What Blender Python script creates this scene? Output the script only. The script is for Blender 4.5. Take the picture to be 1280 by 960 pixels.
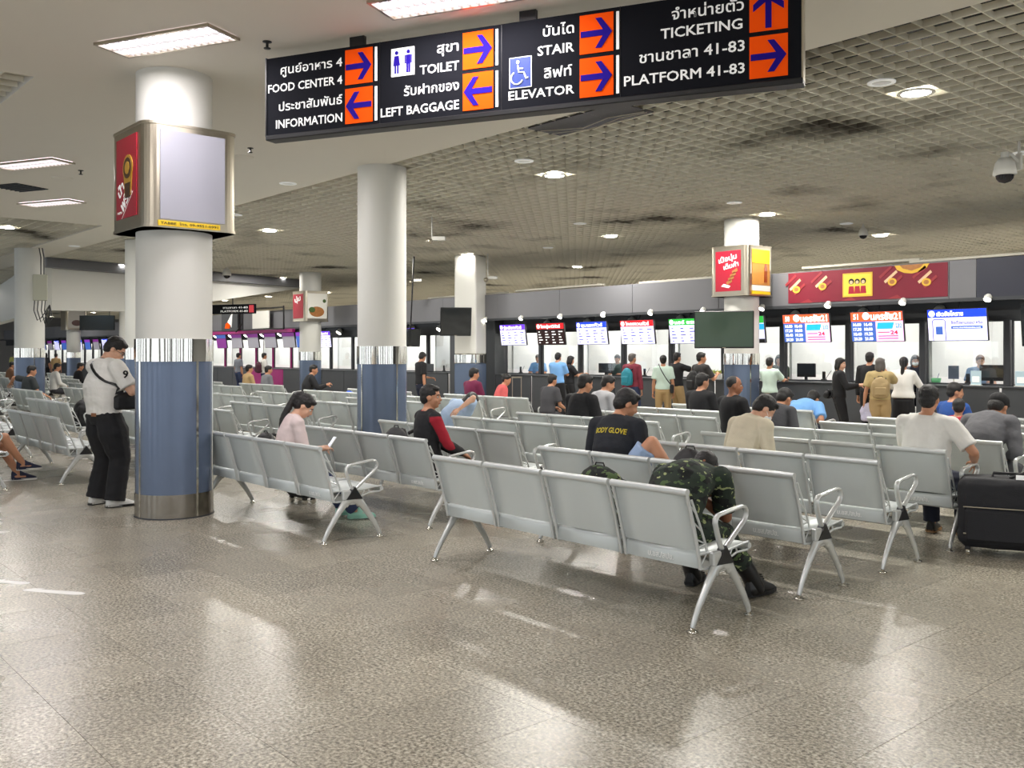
import bpy, bmesh, math, random
from mathutils import Vector, Matrix
import numpy as np
for o in list(bpy.data.objects): bpy.data.objects.remove(o)
SC = bpy.context.scene
COL = SC.collection
random.seed(7)
# ------------------------------------------------------------------ camera
# world X runs along the bench rows and the ticket counter, world Y towards the counter
CA, SA = 0.6589, 0.7522
FPX, HZ, CH = 1170.0, 442.0, 1.56
cam = bpy.data.cameras.new('camera'); cam_o = bpy.data.objects.new('camera', cam); COL.objects.link(cam_o)
cam.sensor_fit = 'HORIZONTAL'; cam.sensor_width = 36.0; cam.lens = 36.0 * FPX / 1280.0
cam.shift_y = -(480 - HZ) / 1280.0
cam.clip_start = .05; cam.clip_end = 300
cam_o.location = (0, 0, CH)
cam_o.rotation_euler = (math.pi / 2, 0, math.atan2(SA, CA))
SC.camera = cam_o
def P(px, d, z=0.0):
    "place seen at column px, at distance d straight ahead of the camera"
    r = (px - 640) / FPX * d
    return Vector((CA * r - SA * d, SA * r + CA * d, z))
# ------------------------------------------------------------------ world, exposure
world = bpy.data.worlds.new('hall_daylight'); SC.world = world; world.use_nodes = True
bg = world.node_tree.nodes['Background']
bg.inputs[0].default_value = (0.86, 0.93, 1.0, 1); bg.inputs[1].default_value = 1.95
vs = SC.view_settings
vs.view_transform = 'Standard'; vs.look = 'None'; vs.exposure = 0.17; vs.gamma = 1.0; vs.use_curve_mapping = False
LAMP_E = 40.0       # downlight lens emission
TROF_E = 2.4        # troffer emission
KIOSK_E = 5.0       # kiosk ceiling panels

# ------------------------------------------------------------------ helpers
def lin(c):
    r = []
    for v in c[:3]:
        v = v / 255.0
        r.append(v / 12.92 if v <= .04045 else ((v + .055) / 1.055) ** 2.4)
    return (r[0], r[1], r[2], 1.0)
ORDN = ['first', 'second', 'third', 'fourth', 'fifth', 'sixth', 'seventh', 'eighth', 'ninth', 'tenth', 'eleventh', 'twelfth', 'thirteenth', 'fourteenth', 'fifteenth', 'sixteenth', 'seventeenth', 'eighteenth', 'nineteenth', 'twentieth']
MATS = {}
def mat(name, rgb, rough=.5, metal=0.0, noise=0.0, nscale=20.0, bump=0.0, bscale=60.0, emit=0.0, spec=None, alpha=None, coat=0.0):
    if name in MATS: return MATS[name]
    m = bpy.data.materials.new(name); m.use_nodes = True
    nt = m.node_tree; b = nt.nodes['Principled BSDF']; L = nt.links
    c = lin(rgb)
    b.inputs['Base Color'].default_value = c
    b.inputs['Roughness'].default_value = rough
    b.inputs['Metallic'].default_value = metal
    if spec is not None: b.inputs['Specular IOR Level'].default_value = spec
    if coat: b.inputs['Coat Weight'].default_value = coat; b.inputs['Coat Roughness'].default_value = .08
    tc = None
    if noise or bump:
        tc = nt.nodes.new('ShaderNodeTexCoord')
    if noise:
        n = nt.nodes.new('ShaderNodeTexNoise'); n.inputs['Scale'].default_value = nscale; n.inputs['Detail'].default_value = 4
        L.new(tc.outputs['Object'], n.inputs['Vector'])
        mx = nt.nodes.new('ShaderNodeMix'); mx.data_type = 'RGBA'
        mx.inputs[6].default_value = tuple(v * (1 - noise) for v in c[:3]) + (1,)
        mx.inputs[7].default_value = tuple(min(1, v * (1 + noise)) for v in c[:3]) + (1,)
        L.new(n.outputs['Fac'], mx.inputs[0]); L.new(mx.outputs[2], b.inputs['Base Color'])
    if bump:
        n2 = nt.nodes.new('ShaderNodeTexNoise'); n2.inputs['Scale'].default_value = bscale; n2.inputs['Detail'].default_value = 3
        L.new(tc.outputs['Object'], n2.inputs['Vector'])
        bp = nt.nodes.new('ShaderNodeBump'); bp.inputs['Strength'].default_value = bump; bp.inputs['Distance'].default_value = .01
        L.new(n2.outputs['Fac'], bp.inputs['Height']); L.new(bp.outputs['Normal'], b.inputs['Normal'])
    if emit:
        b.inputs['Emission Color'].default_value = c; b.inputs['Emission Strength'].default_value = emit
    MATS[name] = m
    return m
def see_through(m, amount):
    "fine perforation: part of the surface is open"
    nt = m.node_tree; b = nt.nodes['Principled BSDF']; out = nt.nodes['Material Output']
    t = nt.nodes.new('ShaderNodeBsdfTransparent'); mx = nt.nodes.new('ShaderNodeMixShader'); mx.inputs[0].default_value = amount
    nt.links.new(b.outputs[0], mx.inputs[1]); nt.links.new(t.outputs[0], mx.inputs[2]); nt.links.new(mx.outputs[0], out.inputs[0])
    return m
def glassy(name, tint=(252, 254, 253), gloss=.05):
    m = bpy.data.materials.new(name); m.use_nodes = True; nt = m.node_tree; nt.nodes.clear()
    out = nt.nodes.new('ShaderNodeOutputMaterial'); t = nt.nodes.new('ShaderNodeBsdfTransparent'); t.inputs[0].default_value = lin(tint)
    g = nt.nodes.new('ShaderNodeBsdfGlossy'); g.inputs['Roughness'].default_value = .02
    mx = nt.nodes.new('ShaderNodeMixShader'); mx.inputs[0].default_value = gloss
    nt.links.new(t.outputs[0], mx.inputs[1]); nt.links.new(g.outputs[0], mx.inputs[2]); nt.links.new(mx.outputs[0], out.inputs[0])
    MATS[name] = m; return m

class MB:
    "collects boxes, tubes, lofts ... for ONE mesh"
    def __init__(s): s.v = []; s.f = []; s.mi = []; s.sm = []
    def add(s, vs_, fs_, mi=0, smooth=False):
        o = len(s.v); s.v += [tuple(v) for v in vs_]; s.f += [tuple(i + o for i in f) for f in fs_]
        s.mi += [mi] * len(fs_); s.sm += [smooth] * len(fs_); return s
    def box(s, x0, x1, y0, y1, z0, z1, mi=0, M=None):
        v = [(x, y, z) for z in (z0, z1) for y in (y0, y1) for x in (x0, x1)]
        if M is not None: v = [M @ Vector(p) for p in v]
        return s.add(v, [(0, 2, 3, 1), (4, 5, 7, 6), (0, 1, 5, 4), (2, 6, 7, 3), (0, 4, 6, 2), (1, 3, 7, 5)], mi)
    def cbox(s, x0, x1, y0, y1, z0, z1, c, mi=0, M=None):
        "box with chamfered vertical and horizontal edges (convex hull of 24 points)"
        bm = bmesh.new()
        for x in (x0, x1):
            for y in (y0, y1):
                for z in (z0, z1):
                    sx = c if x == x0 else -c; sy = c if y == y0 else -c; sz = c if z == z0 else -c
                    for p in ((x, y + sy, z + sz), (x + sx, y, z + sz), (x + sx, y + sy, z)):
                        bm.verts.new(M @ Vector(p) if M is not None else p)
        r = bmesh.ops.convex_hull(bm, input=bm.verts)
        bmesh.ops.dissolve_limit(bm, angle_limit=.02, verts=bm.verts, edges=bm.edges)
        bmesh.ops.recalc_face_normals(bm, faces=bm.faces)
        bm.verts.index_update()
        s.add([v.co[:] for v in bm.verts], [[v.index for v in f.verts] for f in bm.faces], mi); bm.free(); return s
    def loft(s, rings, mi=0, smooth=True, cap=True, closed=True):
        n = len(rings[0]); v = [p for r in rings for p in r]; f = []
        m = n if closed else n - 1
        for i in range(len(rings) - 1):
            for j in range(m):
                a = i * n + j; b = i * n + (j + 1) % n
                f.append((a, b, b + n, a + n))
        s.add(v, f, mi, smooth)
        if cap and closed:
            s.add(rings[0], [tuple(reversed(range(n)))], mi, False); s.add(rings[-1], [tuple(range(n))], mi, False)
        return s
    def tube(s, pts, r, seg=8, mi=0, smooth=True, flat=None):
        pts = [Vector(p) for p in pts]; rs = r if isinstance(r, (list, tuple)) else [r] * len(pts)
        rings = []; up = None
        for i, p in enumerate(pts):
            t = (pts[min(i + 1, len(pts) - 1)] - pts[max(i - 1, 0)]).normalized()
            if up is None:
                up = Vector((0, 0, 1)) if abs(t.z) < .9 else Vector((0, 1, 0))
            a = t.cross(up).normalized(); b = a.cross(t).normalized(); up = b
            fl = flat or (1, 1)
            rings.append([p + a * (math.cos(k * 2 * math.pi / seg) * rs[i] * fl[0]) + b * (math.sin(k * 2 * math.pi / seg) * rs[i] * fl[1]) for k in range(seg)])
        return s.loft(rings, mi, smooth)
    def cyl(s, c, r, z0, z1, seg=24, mi=0, r2=None):
        rr = r if r2 is None else r2
        return s.loft([[(c[0] + math.cos(k * 2 * math.pi / seg) * q, c[1] + math.sin(k * 2 * math.pi / seg) * q, z) for k in range(seg)] for q, z in ((r, z0), (rr, z1))], mi)
    def lathe(s, c, prof, seg=20, mi=0, cap=False):
        return s.loft([[(c[0] + math.cos(k * 2 * math.pi / seg) * q, c[1] + math.sin(k * 2 * math.pi / seg) * q, c[2] + z) for k in range(seg)] for q, z in prof], mi, True, cap)
    def prism(s, poly, axis, a0, a1, mi=0):
        "polygon extruded along axis 'x','y' or 'z'"
        def q(p, a): return (a, p[0], p[1]) if axis == 'x' else (p[0], a, p[1]) if axis == 'y' else (p[0], p[1], a)
        n = len(poly); v = [q(p, a0) for p in poly] + [q(p, a1) for p in poly]
        f = [tuple(range(n)), tuple(range(2 * n - 1, n - 1, -1))] + [(i, i + n, (i + 1) % n + n, (i + 1) % n) for i in range(n)]
        return s.add(v, f, mi)
    def mesh(s, name, mats):
        me = bpy.data.meshes.new(name); me.from_pydata(s.v, [], s.f)
        for m in (mats if isinstance(mats, (list, tuple)) else [mats]): me.materials.append(m)
        me.polygons.foreach_set('material_index', s.mi); me.polygons.foreach_set('use_smooth', s.sm)
        me.update()
        bm = bmesh.new(); bm.from_mesh(me); bmesh.ops.recalc_face_normals(bm, faces=bm.faces); bm.to_mesh(me); bm.free()
        return me
    def build(s, name, mats, parent=None, loc=(0, 0, 0), rz=0.0):
        return put(name, s.mesh(name, mats), parent, loc, rz)
def put(name, me, parent=None, loc=(0, 0, 0), rz=0.0):
    o = bpy.data.objects.new(name, me); COL.objects.link(o); o.parent = parent
    o.location = loc; o.rotation_euler = (0, 0, rz); return o
def empty(name, loc, rz=0.0, parent=None):
    o = bpy.data.objects.new(name, None); COL.objects.link(o); o.location = loc; o.rotation_euler = (0, 0, rz); o.parent = parent
    o.empty_display_size = .1; return o
def tag(o, label=None, cat=None, group=None, kind=None):
    if label: o['label'] = label
    if cat: o['category'] = cat
    if group: o['group'] = group
    if kind: o['kind'] = kind
    return o
KIDS = {}
def kids(o): return [c for c in ALLCH.get(o.name, [])]
def copy_tree(o, loc=None, rz=None, parent=None):
    c = o.copy(); COL.objects.link(c); c.parent = parent
    if loc is not None: c.location = loc
    if rz is not None: c.rotation_euler = (0, 0, rz)
    for ch in o.children: copy_tree(ch, parent=c)
    return c
TXC = {}
def text_mesh(body, size, m, bold=.022, align='CENTER', squeeze=1.0):
    "lettering laid flat in its own XZ plane, facing -Y, origin on the baseline; returns mesh"
    key = (body, size, m.name, bold, align, squeeze)
    if key in TXC: return TXC[key]
    cu = bpy.data.curves.new('txt', 'FONT'); cu.body = body; cu.size = size; cu.align_x = align
    cu.resolution_u = 2; cu.bevel_depth = bold * size; cu.bevel_resolution = 0
    ob = bpy.data.objects.new('txt', cu); COL.objects.link(ob)
    me = bpy.data.meshes.new_from_object(ob.evaluated_get(bpy.context.evaluated_depsgraph_get()))
    bpy.data.objects.remove(ob); bpy.data.curves.remove(cu)
    n = len(me.vertices); co = np.empty(n * 3, 'f'); me.vertices.foreach_get('co', co); co = co.reshape(-1, 3)
    z = co[:, 2].copy(); out = np.stack([co[:, 0] * squeeze, -z * .12, co[:, 1]], 1)
    me.vertices.foreach_set('co', out.ravel()); me.update()
    me.materials.clear(); me.materials.append(m); me.name = 'lettering'
    TXC[key] = me
    return me
def lettering(body, size, m, parent, loc, rz=0.0, **k):
    return put('lettering', text_mesh(body, size, m, **k), parent, loc, rz)

# ------------------------------------------------------------------ materials
M_white = mat('white_paint', (222, 221, 214), .5, noise=.02, nscale=2)
M_slab = mat('gypsum_ceiling', (232, 226, 214), .8, noise=.02, nscale=.6)
M_chrome = mat('polished_steel', (226, 222, 212), .10, 1.0)
M_base = mat('worn_steel', (150, 144, 134), .22, 1.0, noise=.15, nscale=5)
M_brush = mat('brushed_steel', (190, 182, 165), .28, 1.0, noise=.05, nscale=3)
M_clad = mat('blue_grey_cladding', (98, 112, 136), .25, .25, noise=.05, nscale=6, spec=.6)
M_black = mat('black_plastic', (22, 22, 24), .4)
M_dark = mat('charcoal_laminate', (66, 68, 71), .38, noise=.04, nscale=3)
M_fascia = mat('grey_fascia', (112, 112, 116), .45, noise=.03, nscale=1.5)
M_header = mat('dark_header', (58, 60, 64), .4)
M_screen_off = mat('switched_off_screen', (20, 26, 30), .06, spec=.7)
M_screen_grn = mat('screen_green_reflection', (74, 92, 80), .12, spec=.7)  # greenish reflection put into the display colour
M_glass = glassy('kiosk_glass')
M_kwall = mat('kiosk_white_wall', (238, 238, 236), .6)
M_mag = mat('magenta_laminate', (160, 20, 110), .35)
M_lens = mat('lamp_lens', (255, 252, 244), .3, emit=LAMP_E)
M_lens_off = mat('lamp_lens_dim', (190, 190, 184), .3, emit=.25)
M_trof = mat('troffer_tube_light', (250, 240, 255), .3, emit=TROF_E)
M_kl = mat('kiosk_light_panel', (255, 252, 250), .3, emit=KIOSK_E)
M_navy = mat('arrow_navy', (40, 22, 140), .9, spec=.1)
M_orange = mat('sign_orange', (250, 84, 10), .9, emit=.12, spec=.1)
M_signw = mat('sign_white', (245, 245, 242), .8, emit=.2, spec=.1)
M_signk = mat('sign_black', (26, 27, 32), .9, spec=.08)
M_red = mat('poster_red', (168, 24, 48), .4)
M_yel = mat('poster_yellow', (240, 200, 30), .5)

# floor: polished granite, individual tiles near the camera
def floor_mat(name, joints):
    m = bpy.data.materials.new(name); m.use_nodes = True; nt = m.node_tree; b = nt.nodes['Principled BSDF']; L = nt.links
    geo = nt.nodes.new('ShaderNodeNewGeometry')
    def mapping(sc):
        mp = nt.nodes.new('ShaderNodeMapping'); mp.inputs['Scale'].default_value = (sc, sc, sc); L.new(geo.outputs['Position'], mp.inputs[0]); return mp
    n1 = nt.nodes.new('ShaderNodeTexNoise'); n1.inputs['Scale'].default_value = 62; n1.inputs['Detail'].default_value = 3; n1.inputs['Roughness'].default_value = .65
    L.new(geo.outputs['Position'], n1.inputs['Vector'])
    rmp = nt.nodes.new('ShaderNodeValToRGB'); e = rmp.color_ramp.elements
    e[0].position = .34; e[0].color = lin((102, 97, 86)); e[1].position = .66; e[1].color = lin((216, 210, 192))
    x = e.new(.5); x.color = lin((168, 161, 145))
    L.new(n1.outputs['Fac'], rmp.inputs[0])
    vo = nt.nodes.new('ShaderNodeTexVoronoi'); vo.inputs['Scale'].default_value = 60; L.new(geo.outputs['Position'], vo.inputs['Vector'])
    hs = nt.nodes.new('ShaderNodeMix'); hs.data_type = 'RGBA'; hs.blend_type = 'MULTIPLY'; hs.inputs[0].default_value = .26
    L.new(rmp.outputs[0], hs.inputs[6])
    sep = nt.nodes.new('ShaderNodeSeparateColor'); L.new(vo.outputs['Color'], sep.inputs[0])
    cmb = nt.nodes.new('ShaderNodeCombineColor')
    for i in range(3): L.new(sep.outputs[0], cmb.inputs[i])
    L.new(cmb.outputs[0], hs.inputs[7])
    # slow stains
    n2 = nt.nodes.new('ShaderNodeTexNoise'); n2.inputs['Scale'].default_value = .55; n2.inputs['Detail'].default_value = 4
    L.new(geo.outputs['Position'], n2.inputs['Vector'])
    r2 = nt.nodes.new('ShaderNodeMapRange'); r2.inputs['From Min'].default_value = .3; r2.inputs['From Max'].default_value = .7
    r2.inputs['To Min'].default_value = .86; r2.inputs['To Max'].default_value = 1.1; L.new(n2.outputs['Fac'], r2.inputs[0])
    oi = nt.nodes.new('ShaderNodeObjectInfo')
    r3 = nt.nodes.new('ShaderNodeMapRange'); r3.inputs['To Min'].default_value = .88; r3.inputs['To Max'].default_value = 1.06; L.new(oi.outputs['Random'], r3.inputs[0])
    mu = nt.nodes.new('ShaderNodeMath'); mu.operation = 'MULTIPLY'; L.new(r2.outputs[0], mu.inputs[0])
    if joints: mu.inputs[1].default_value = 1.0
    else: L.new(r3.outputs[0], mu.inputs[1])
    sc = nt.nodes.new('ShaderNodeVectorMath'); sc.operation = 'SCALE'; L.new(hs.outputs[2], sc.inputs[0]); L.new(mu.outputs[0], sc.inputs['Scale'])
    last = sc.outputs[0]
    if joints:
        mp = nt.nodes.new('ShaderNodeMapping'); mp.inputs['Location'].default_value = (2.9, -1.195, 0); L.new(geo.outputs['Position'], mp.inputs[0])
        br = nt.nodes.new('ShaderNodeTexBrick'); br.offset = 0; br.inputs['Scale'].default_value = 1
        br.inputs['Brick Width'].default_value = .532; br.inputs['Row Height'].default_value = .532; br.inputs['Mortar Size'].default_value = .0025
        br.inputs['Color1'].default_value = (1, 1, 1, 1); br.inputs['Color2'].default_value = (.88, .88, .88, 1); br.inputs['Mortar'].default_value = (.3, .3, .3, 1)
        L.new(mp.outputs[0], br.inputs['Vector'])
        mm = nt.nodes.new('ShaderNodeMix'); mm.data_type = 'RGBA'; mm.blend_type = 'MULTIPLY'; mm.inputs[0].default_value = 1
        L.new(last, mm.inputs[6]); L.new(br.outputs['Color'], mm.inputs[7]); last = mm.outputs[2]
    L.new(last, b.inputs['Base Color'])
    rr = nt.nodes.new('ShaderNodeMapRange'); rr.inputs['To Min'].default_value = .20; rr.inputs['To Max'].default_value = .34
    n3 = nt.nodes.new('ShaderNodeTexNoise'); n3.inputs['Scale'].default_value = 1.3; L.new(geo.outputs['Position'], n3.inputs['Vector'])
    L.new(n3.outputs['Fac'], rr.inputs[0]); L.new(rr.outputs[0], b.inputs['Roughness'])
    b.inputs['Specular IOR Level'].default_value = .42
    bp = nt.nodes.new('ShaderNodeBump'); bp.inputs['Strength'].default_value = .05; bp.inputs['Distance'].default_value = .002
    L.new(n1.outputs['Fac'], bp.inputs['Height']); L.new(bp.outputs['Normal'], b.inputs['Normal'])
    return m
M_tile = floor_mat('granite_tile', False)
M_floor = floor_mat('granite_floor', True)

# ------------------------------------------------------------------ floor
XW, XE, YS, YN = -80.0, 9.0, -7.0, 46.0
fl = MB().box(XW, XE, YS, YN, -.2, -.004).build('floor', M_floor); tag(fl, kind='structure')
TP = .532
tile_me = None
cands = []
for i in range(-40, 40):
    for j in range(-4, 40):
        cx = -2.9 + TP * (i + .5); cy = 1.195 + TP * (j + .5)
        d = -SA * cx + CA * cy; r = CA * cx + SA * cy
        if d < 2.6 or d > 10.6: continue
        px = 640 + FPX * r / d; py = HZ + FPX * CH / d
        if -140 < px < 1420 and py < 1080: cands.append((d, cx, cy))
cands.sort()
hw = TP / 2 - .0011
for d, cx, cy in cands[:300]:
    if tile_me is None:
        mb = MB()
        q = hw - .0015
        mb.loft([[(-hw, -hw, -.006), (hw, -hw, -.006), (hw, hw, -.006), (-hw, hw, -.006)], [(-hw, -hw, 0), (hw, -hw, 0), (hw, hw, 0), (-hw, hw, 0)], [(-q, -q, 0), (q, -q, 0), (q, q, 0), (-q, q, 0)]][:2] + [], smooth=False)
        tile_me = mb.mesh('tile', M_tile)
    put('tile', tile_me, fl, (cx, cy, 0))
NEARTILES = set((round(c[1], 2), round(c[2], 2)) for c in cands[:300])
# the remaining tiles, joined
mb = MB()
for i in range(-115, 23):
    for j in range(-14, 42):
        cx = -2.9 + TP * (i + .5); cy = 1.195 + TP * (j + .5)
        if (round(cx, 2), round(cy, 2)) in NEARTILES or cx < -52: continue
        mb.add([(cx - hw, cy - hw, 0), (cx + hw, cy - hw, 0), (cx + hw, cy + hw, 0), (cx - hw, cy + hw, 0),
                ], [(0, 1, 2, 3)])
ft = mb.build('tile_field', M_tile, fl); tag(ft, kind='stuff')

# ------------------------------------------------------------------ ceiling
CZ = 4.25
mb = MB()
for (a, b_, c, d_) in ((-20.5, XE, 2.5, 7.44), (-9.9, XE, YS, 2.5), (-76, -20.5, 6.5, 7.44)):
    mb.box(a, b_, c, d_, CZ, CZ + .35)
cl = mb.build('ceiling', M_slab); tag(cl, kind='structure')
# open-cell lattice: long blades crossing
def lattice_mat():
    m = bpy.data.materials.new('ceiling_blade'); m.use_nodes = True; nt = m.node_tree; b = nt.nodes['Principled BSDF']; L = nt.links
    geo = nt.nodes.new('ShaderNodeNewGeometry')
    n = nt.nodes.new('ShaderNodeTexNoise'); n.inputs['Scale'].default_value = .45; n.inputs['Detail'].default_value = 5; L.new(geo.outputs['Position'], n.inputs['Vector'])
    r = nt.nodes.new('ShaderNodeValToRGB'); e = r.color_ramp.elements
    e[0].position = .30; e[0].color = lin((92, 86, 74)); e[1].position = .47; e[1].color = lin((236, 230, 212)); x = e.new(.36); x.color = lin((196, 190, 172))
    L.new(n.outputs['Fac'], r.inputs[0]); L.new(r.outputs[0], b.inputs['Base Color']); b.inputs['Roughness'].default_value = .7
    return m
M_lat = lattice_mat()
M_plenum = mat('ceiling_plenum', (26, 25, 23), .9, noise=.2, nscale=1.2)
LP = .236
mb = MB()
def lattice(mb, x0, x1, y0, y1):
    x = math.ceil((x0 + 4.30) / LP) * LP - 4.30
    while x < x1:
        mb.box(x - .006, x + .006, y0, y1, CZ + .01, CZ + .066); x += LP
    y = math.ceil((y0 - 7.44) / LP) * LP + 7.44
    while y < y1:
        mb.box(x0, x1, y - .009, y + .009, CZ + .012, CZ + .072); y += LP
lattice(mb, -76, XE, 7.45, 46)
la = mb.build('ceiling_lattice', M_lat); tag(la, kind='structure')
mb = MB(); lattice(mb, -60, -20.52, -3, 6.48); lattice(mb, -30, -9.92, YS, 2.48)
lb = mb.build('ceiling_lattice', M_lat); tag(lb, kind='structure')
pl = MB().box(XW, XE, YS, YN, CZ + .42, CZ + .5).build('ceiling_plenum', M_plenum); tag(pl, kind='structure')

# perimeter beyond the counters
M_back = mat('far_wall_paint', (150, 148, 146), .7)
w = MB().box(XW, XE, YN, YN + .2, 0, CZ + .5).build('wall_north', M_back); tag(w, kind='structure')
w = MB().box(XW - .2, XW, YS, YN, 0, CZ + .5).build('wall_west', M_back); tag(w, kind='structure')
M_pier = mat('unseen_pier', (92, 90, 86), .7, noise=.1, nscale=1)
ws = empty('wall_south_added', (0, 0, 0)); tag(ws, kind='structure')  # unseen wall added behind the camera, piers give the steel streaked reflections
x = XE
while x > -42:
    MB().box(x - 1.3, x, YS - .3, YS, 0, 3.3).build('pier', M_pier, ws); x -= 3.4
MB().box(-44, XE, YS - .3, YS, 3.3, CZ + .5).build('lintel', M_pier, ws)
we = empty('wall_east_added', (0, 0, 0)); tag(we, kind='structure')  # unseen side wall, added in the same way for reflections
y = YS
while y < 14:
    MB().box(XE, XE + .3, y, y + 1.3, 0, 3.3).build('pier', M_pier, we); y += 3.4
MB().box(XE, XE + .3, YS, YN, 3.3, CZ + .5).build('lintel', M_pier, we)
MB().box(XE, XE + .3, 16.6, YN, 0, 3.3).build('pier', M_pier, we)
# dropped bulkhead with a sloping underside, left background
def bulkhead():
    a = P(50, 26.3); b = P(380, 34.6)
    dirv = (b - a); Ln = dirv.length; dirv.normalize(); rz = math.atan2(dirv.y, dirv.x)
    prof = [(0, 2.78), (Ln * .25, 2.84), (Ln * .42, 3.02), (Ln * .66, 3.42), (Ln, 4.0), (Ln, CZ), (0, CZ)]
    o = MB().prism(prof, 'y', 0, .3).build('wall_bulkhead', M_white, None, (a.x, a.y, 0), rz); tag(o, kind='structure')
    o = MB().box(0, Ln, -.35, 0.0, 3.98, CZ).build('trim_bulkhead_band', M_fascia, None, (a.x, a.y, 0), rz); tag(o, kind='structure')
    # return running forward-left
    o = MB().box(-26, 0, 0, .3, 2.78, CZ).build('wall_bulkhead_return', M_white, None, (a.x, a.y, 0), math.radians(-8)); tag(o, kind='structure')
bulkhead()

# ------------------------------------------------------------------ ceiling lamps
def lamp_tree(on=True, r=.15):
    root = empty('ceiling_downlight', (0, 0, 0))
    MB().lathe((0, 0, 0), [(r, 0), (r + .035, -.004), (r + .035, -.014), (r, -.02), (r - .008, -.012)], 24).build('trim_ring', M_white if on else M_signw, root)
    MB().lathe((0, 0, 0), [(.001, -.010), (r - .006, -.012), (r - .004, -.006), (.001, -.004)], 24).build('lens', M_lens if on else M_lens_off, root)
    return root
l_on = lamp_tree(True); l_off = lamp_tree(False, .10)
def lamp(px, py, on, label, first):
    H = CZ - .01 - CH; d = H * FPX / (HZ - py)
    p = P(px, d, CZ + .005)
    proto = l_on if on else l_off
    o = copy_tree(proto, p)
    tag(o, label, 'lamp', 'round lamps set in the lattice ceiling')
    if on and d < 30:
        li = bpy.data.lights.new('downlight', 'AREA'); li.shape = 'DISK'; li.size = .26; li.energy = 70; li.color = (1, .965, .9)
        lo = bpy.data.objects.new('downlight_beam', li); COL.objects.link(lo); lo.parent = o; lo.location = (0, 0, -.03)
    return o
LON = [(1145, 117, 'large bright lamp nearest the camera in the lattice ceiling, right of the hanging sign'), (693, 220, 'bright lamp in the lattice ceiling below the elevator panel of the sign'), (959, 269, 'bright lamp in the lattice ceiling just above the poster box on the right column'), (763, 296, 'bright lamp in the lattice ceiling left of the right column'),
       (585, 319, 'bright lamp in the lattice ceiling right above the square column with a television'), (1101, 295, 'bright lamp in the lattice ceiling beside the small dome camera'), (337, 289, 'bright lamp in the lattice ceiling between the two big round columns'), (722, 334, 'bright lamp in the lattice above the red and blue fare screens'), (9, 285, 'bright lamp in the lattice patch at the left edge of the picture'),
       (139, 330, 'bright lamp above the head of the man in the white polo shirt'), (352, 348, 'lamp in the lattice just above the end of the white bulkhead'), (409, 366, 'lamp beside the far poster column'), (336, 371, 'lamp under the bulkhead above the purple counters, right one'), (281, 376, 'lamp under the bulkhead above the purple counters, left one'),
       (117, 391, 'small far lamp left of the standing man above the dark board'), (64, 396, 'small far lamp right of the left column'), (4, 389, 'small far lamp at the left edge under the bulkhead')]
LOFF = [(1102, 104, 'dim lamp beside the large bright lamp nearest the camera'), (655, 202, 'dim lamp upper left of the bright lamp below the elevator panel'), (918, 254, 'dim lamp above the right column'), (1058, 280, 'dim lamp left of the small dome camera'), (725, 280, 'dim lamp upper left of the lamp beside the right column'),
        (360, 230, 'dim lamp in the lattice near the white ceiling edge'), (294, 269, 'dim lamp beside the poster box of the near column'), (1278, 192, 'dim lamp above the white dome camera at the right edge'), (685, 310, 'small dim lamp right of the square column'), (93, 308, 'small dim lamp in the white beam above the left column')]
for a in LON: lamp(a[0], a[1], True, a[2], None)
for a in LOFF: lamp(a[0], a[1], False, a[2], None)
for pr in (l_on, l_off):
    for c in list(pr.children): bpy.data.objects.remove(c)
    bpy.data.objects.remove(pr)
# unseen area light without a fitting, added to brighten the hall
def hidden_area(x, y, e=75, sx=.3, sy=.3):
    li = bpy.data.lights.new('hall_fill_light', 'AREA'); li.shape = 'RECTANGLE'; li.size = sx; li.size_y = sy; li.energy = e; li.color = (1, .965, .9)
    lo = bpy.data.objects.new('hall_fill_light', li); COL.objects.link(lo); lo.location = (x, y, CZ - .03)
# troffers in the white slab (louvred fluorescent fittings)
def troffer_meshes():
    L_, W_ = .62, .20
    fr = MB()
    for (x0, x1, y0, y1) in ((-L_, L_, -W_, -W_ + .025), (-L_, L_, W_ - .025, W_), (-L_, -L_ + .025, -W_ + .025, W_ - .025), (L_ - .025, L_, -W_ + .025, W_ - .025)):
        fr.box(x0, x1, y0, y1, -.012, .012)
    lo = MB(); lo.box(-L_ + .025, L_ - .025, -.004, .004, -.006, .012)
    k = -L_ + .09
    while k < L_ - .03: lo.box(k - .002, k + .002, -W_ + .025, W_ - .025, -.008, .012); k += .075
    lt = MB().box(-L_ + .025, L_ - .025, -W_ + .025, W_ - .025, .014, .02)
    return fr.mesh('frame', M_brush), lo.mesh('louvre', M_white), lt.mesh('light_panel', M_trof)
TF = troffer_meshes()
def troffer(x, y, rz, label, light=True):
    r = empty('fluorescent_fitting', (x, y, CZ - .005), rz)
    r.location.z = CZ - .022
    put('frame', TF[0], r); put('louvre', TF[1], r); put('light_panel', TF[2], r)
    tag(r, label, 'lamp', 'fluorescent fittings in the white ceiling')
    li = bpy.data.lights.new('troffer_light', 'AREA'); li.shape = 'RECTANGLE'; li.size = 1.15; li.size_y = .34; li.energy = 40; li.color = (1, .95, .97)
    lo = bpy.data.objects.new('troffer_light', li); COL.objects.link(lo); lo.parent = r; lo.location = (0, 0, -.02)
def tro_px(px, py, rz, label):
    d = (CZ - .02 - CH) * FPX / (HZ - py); p = P(px, d); troffer(p.x, p.y, rz, label); return p
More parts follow.
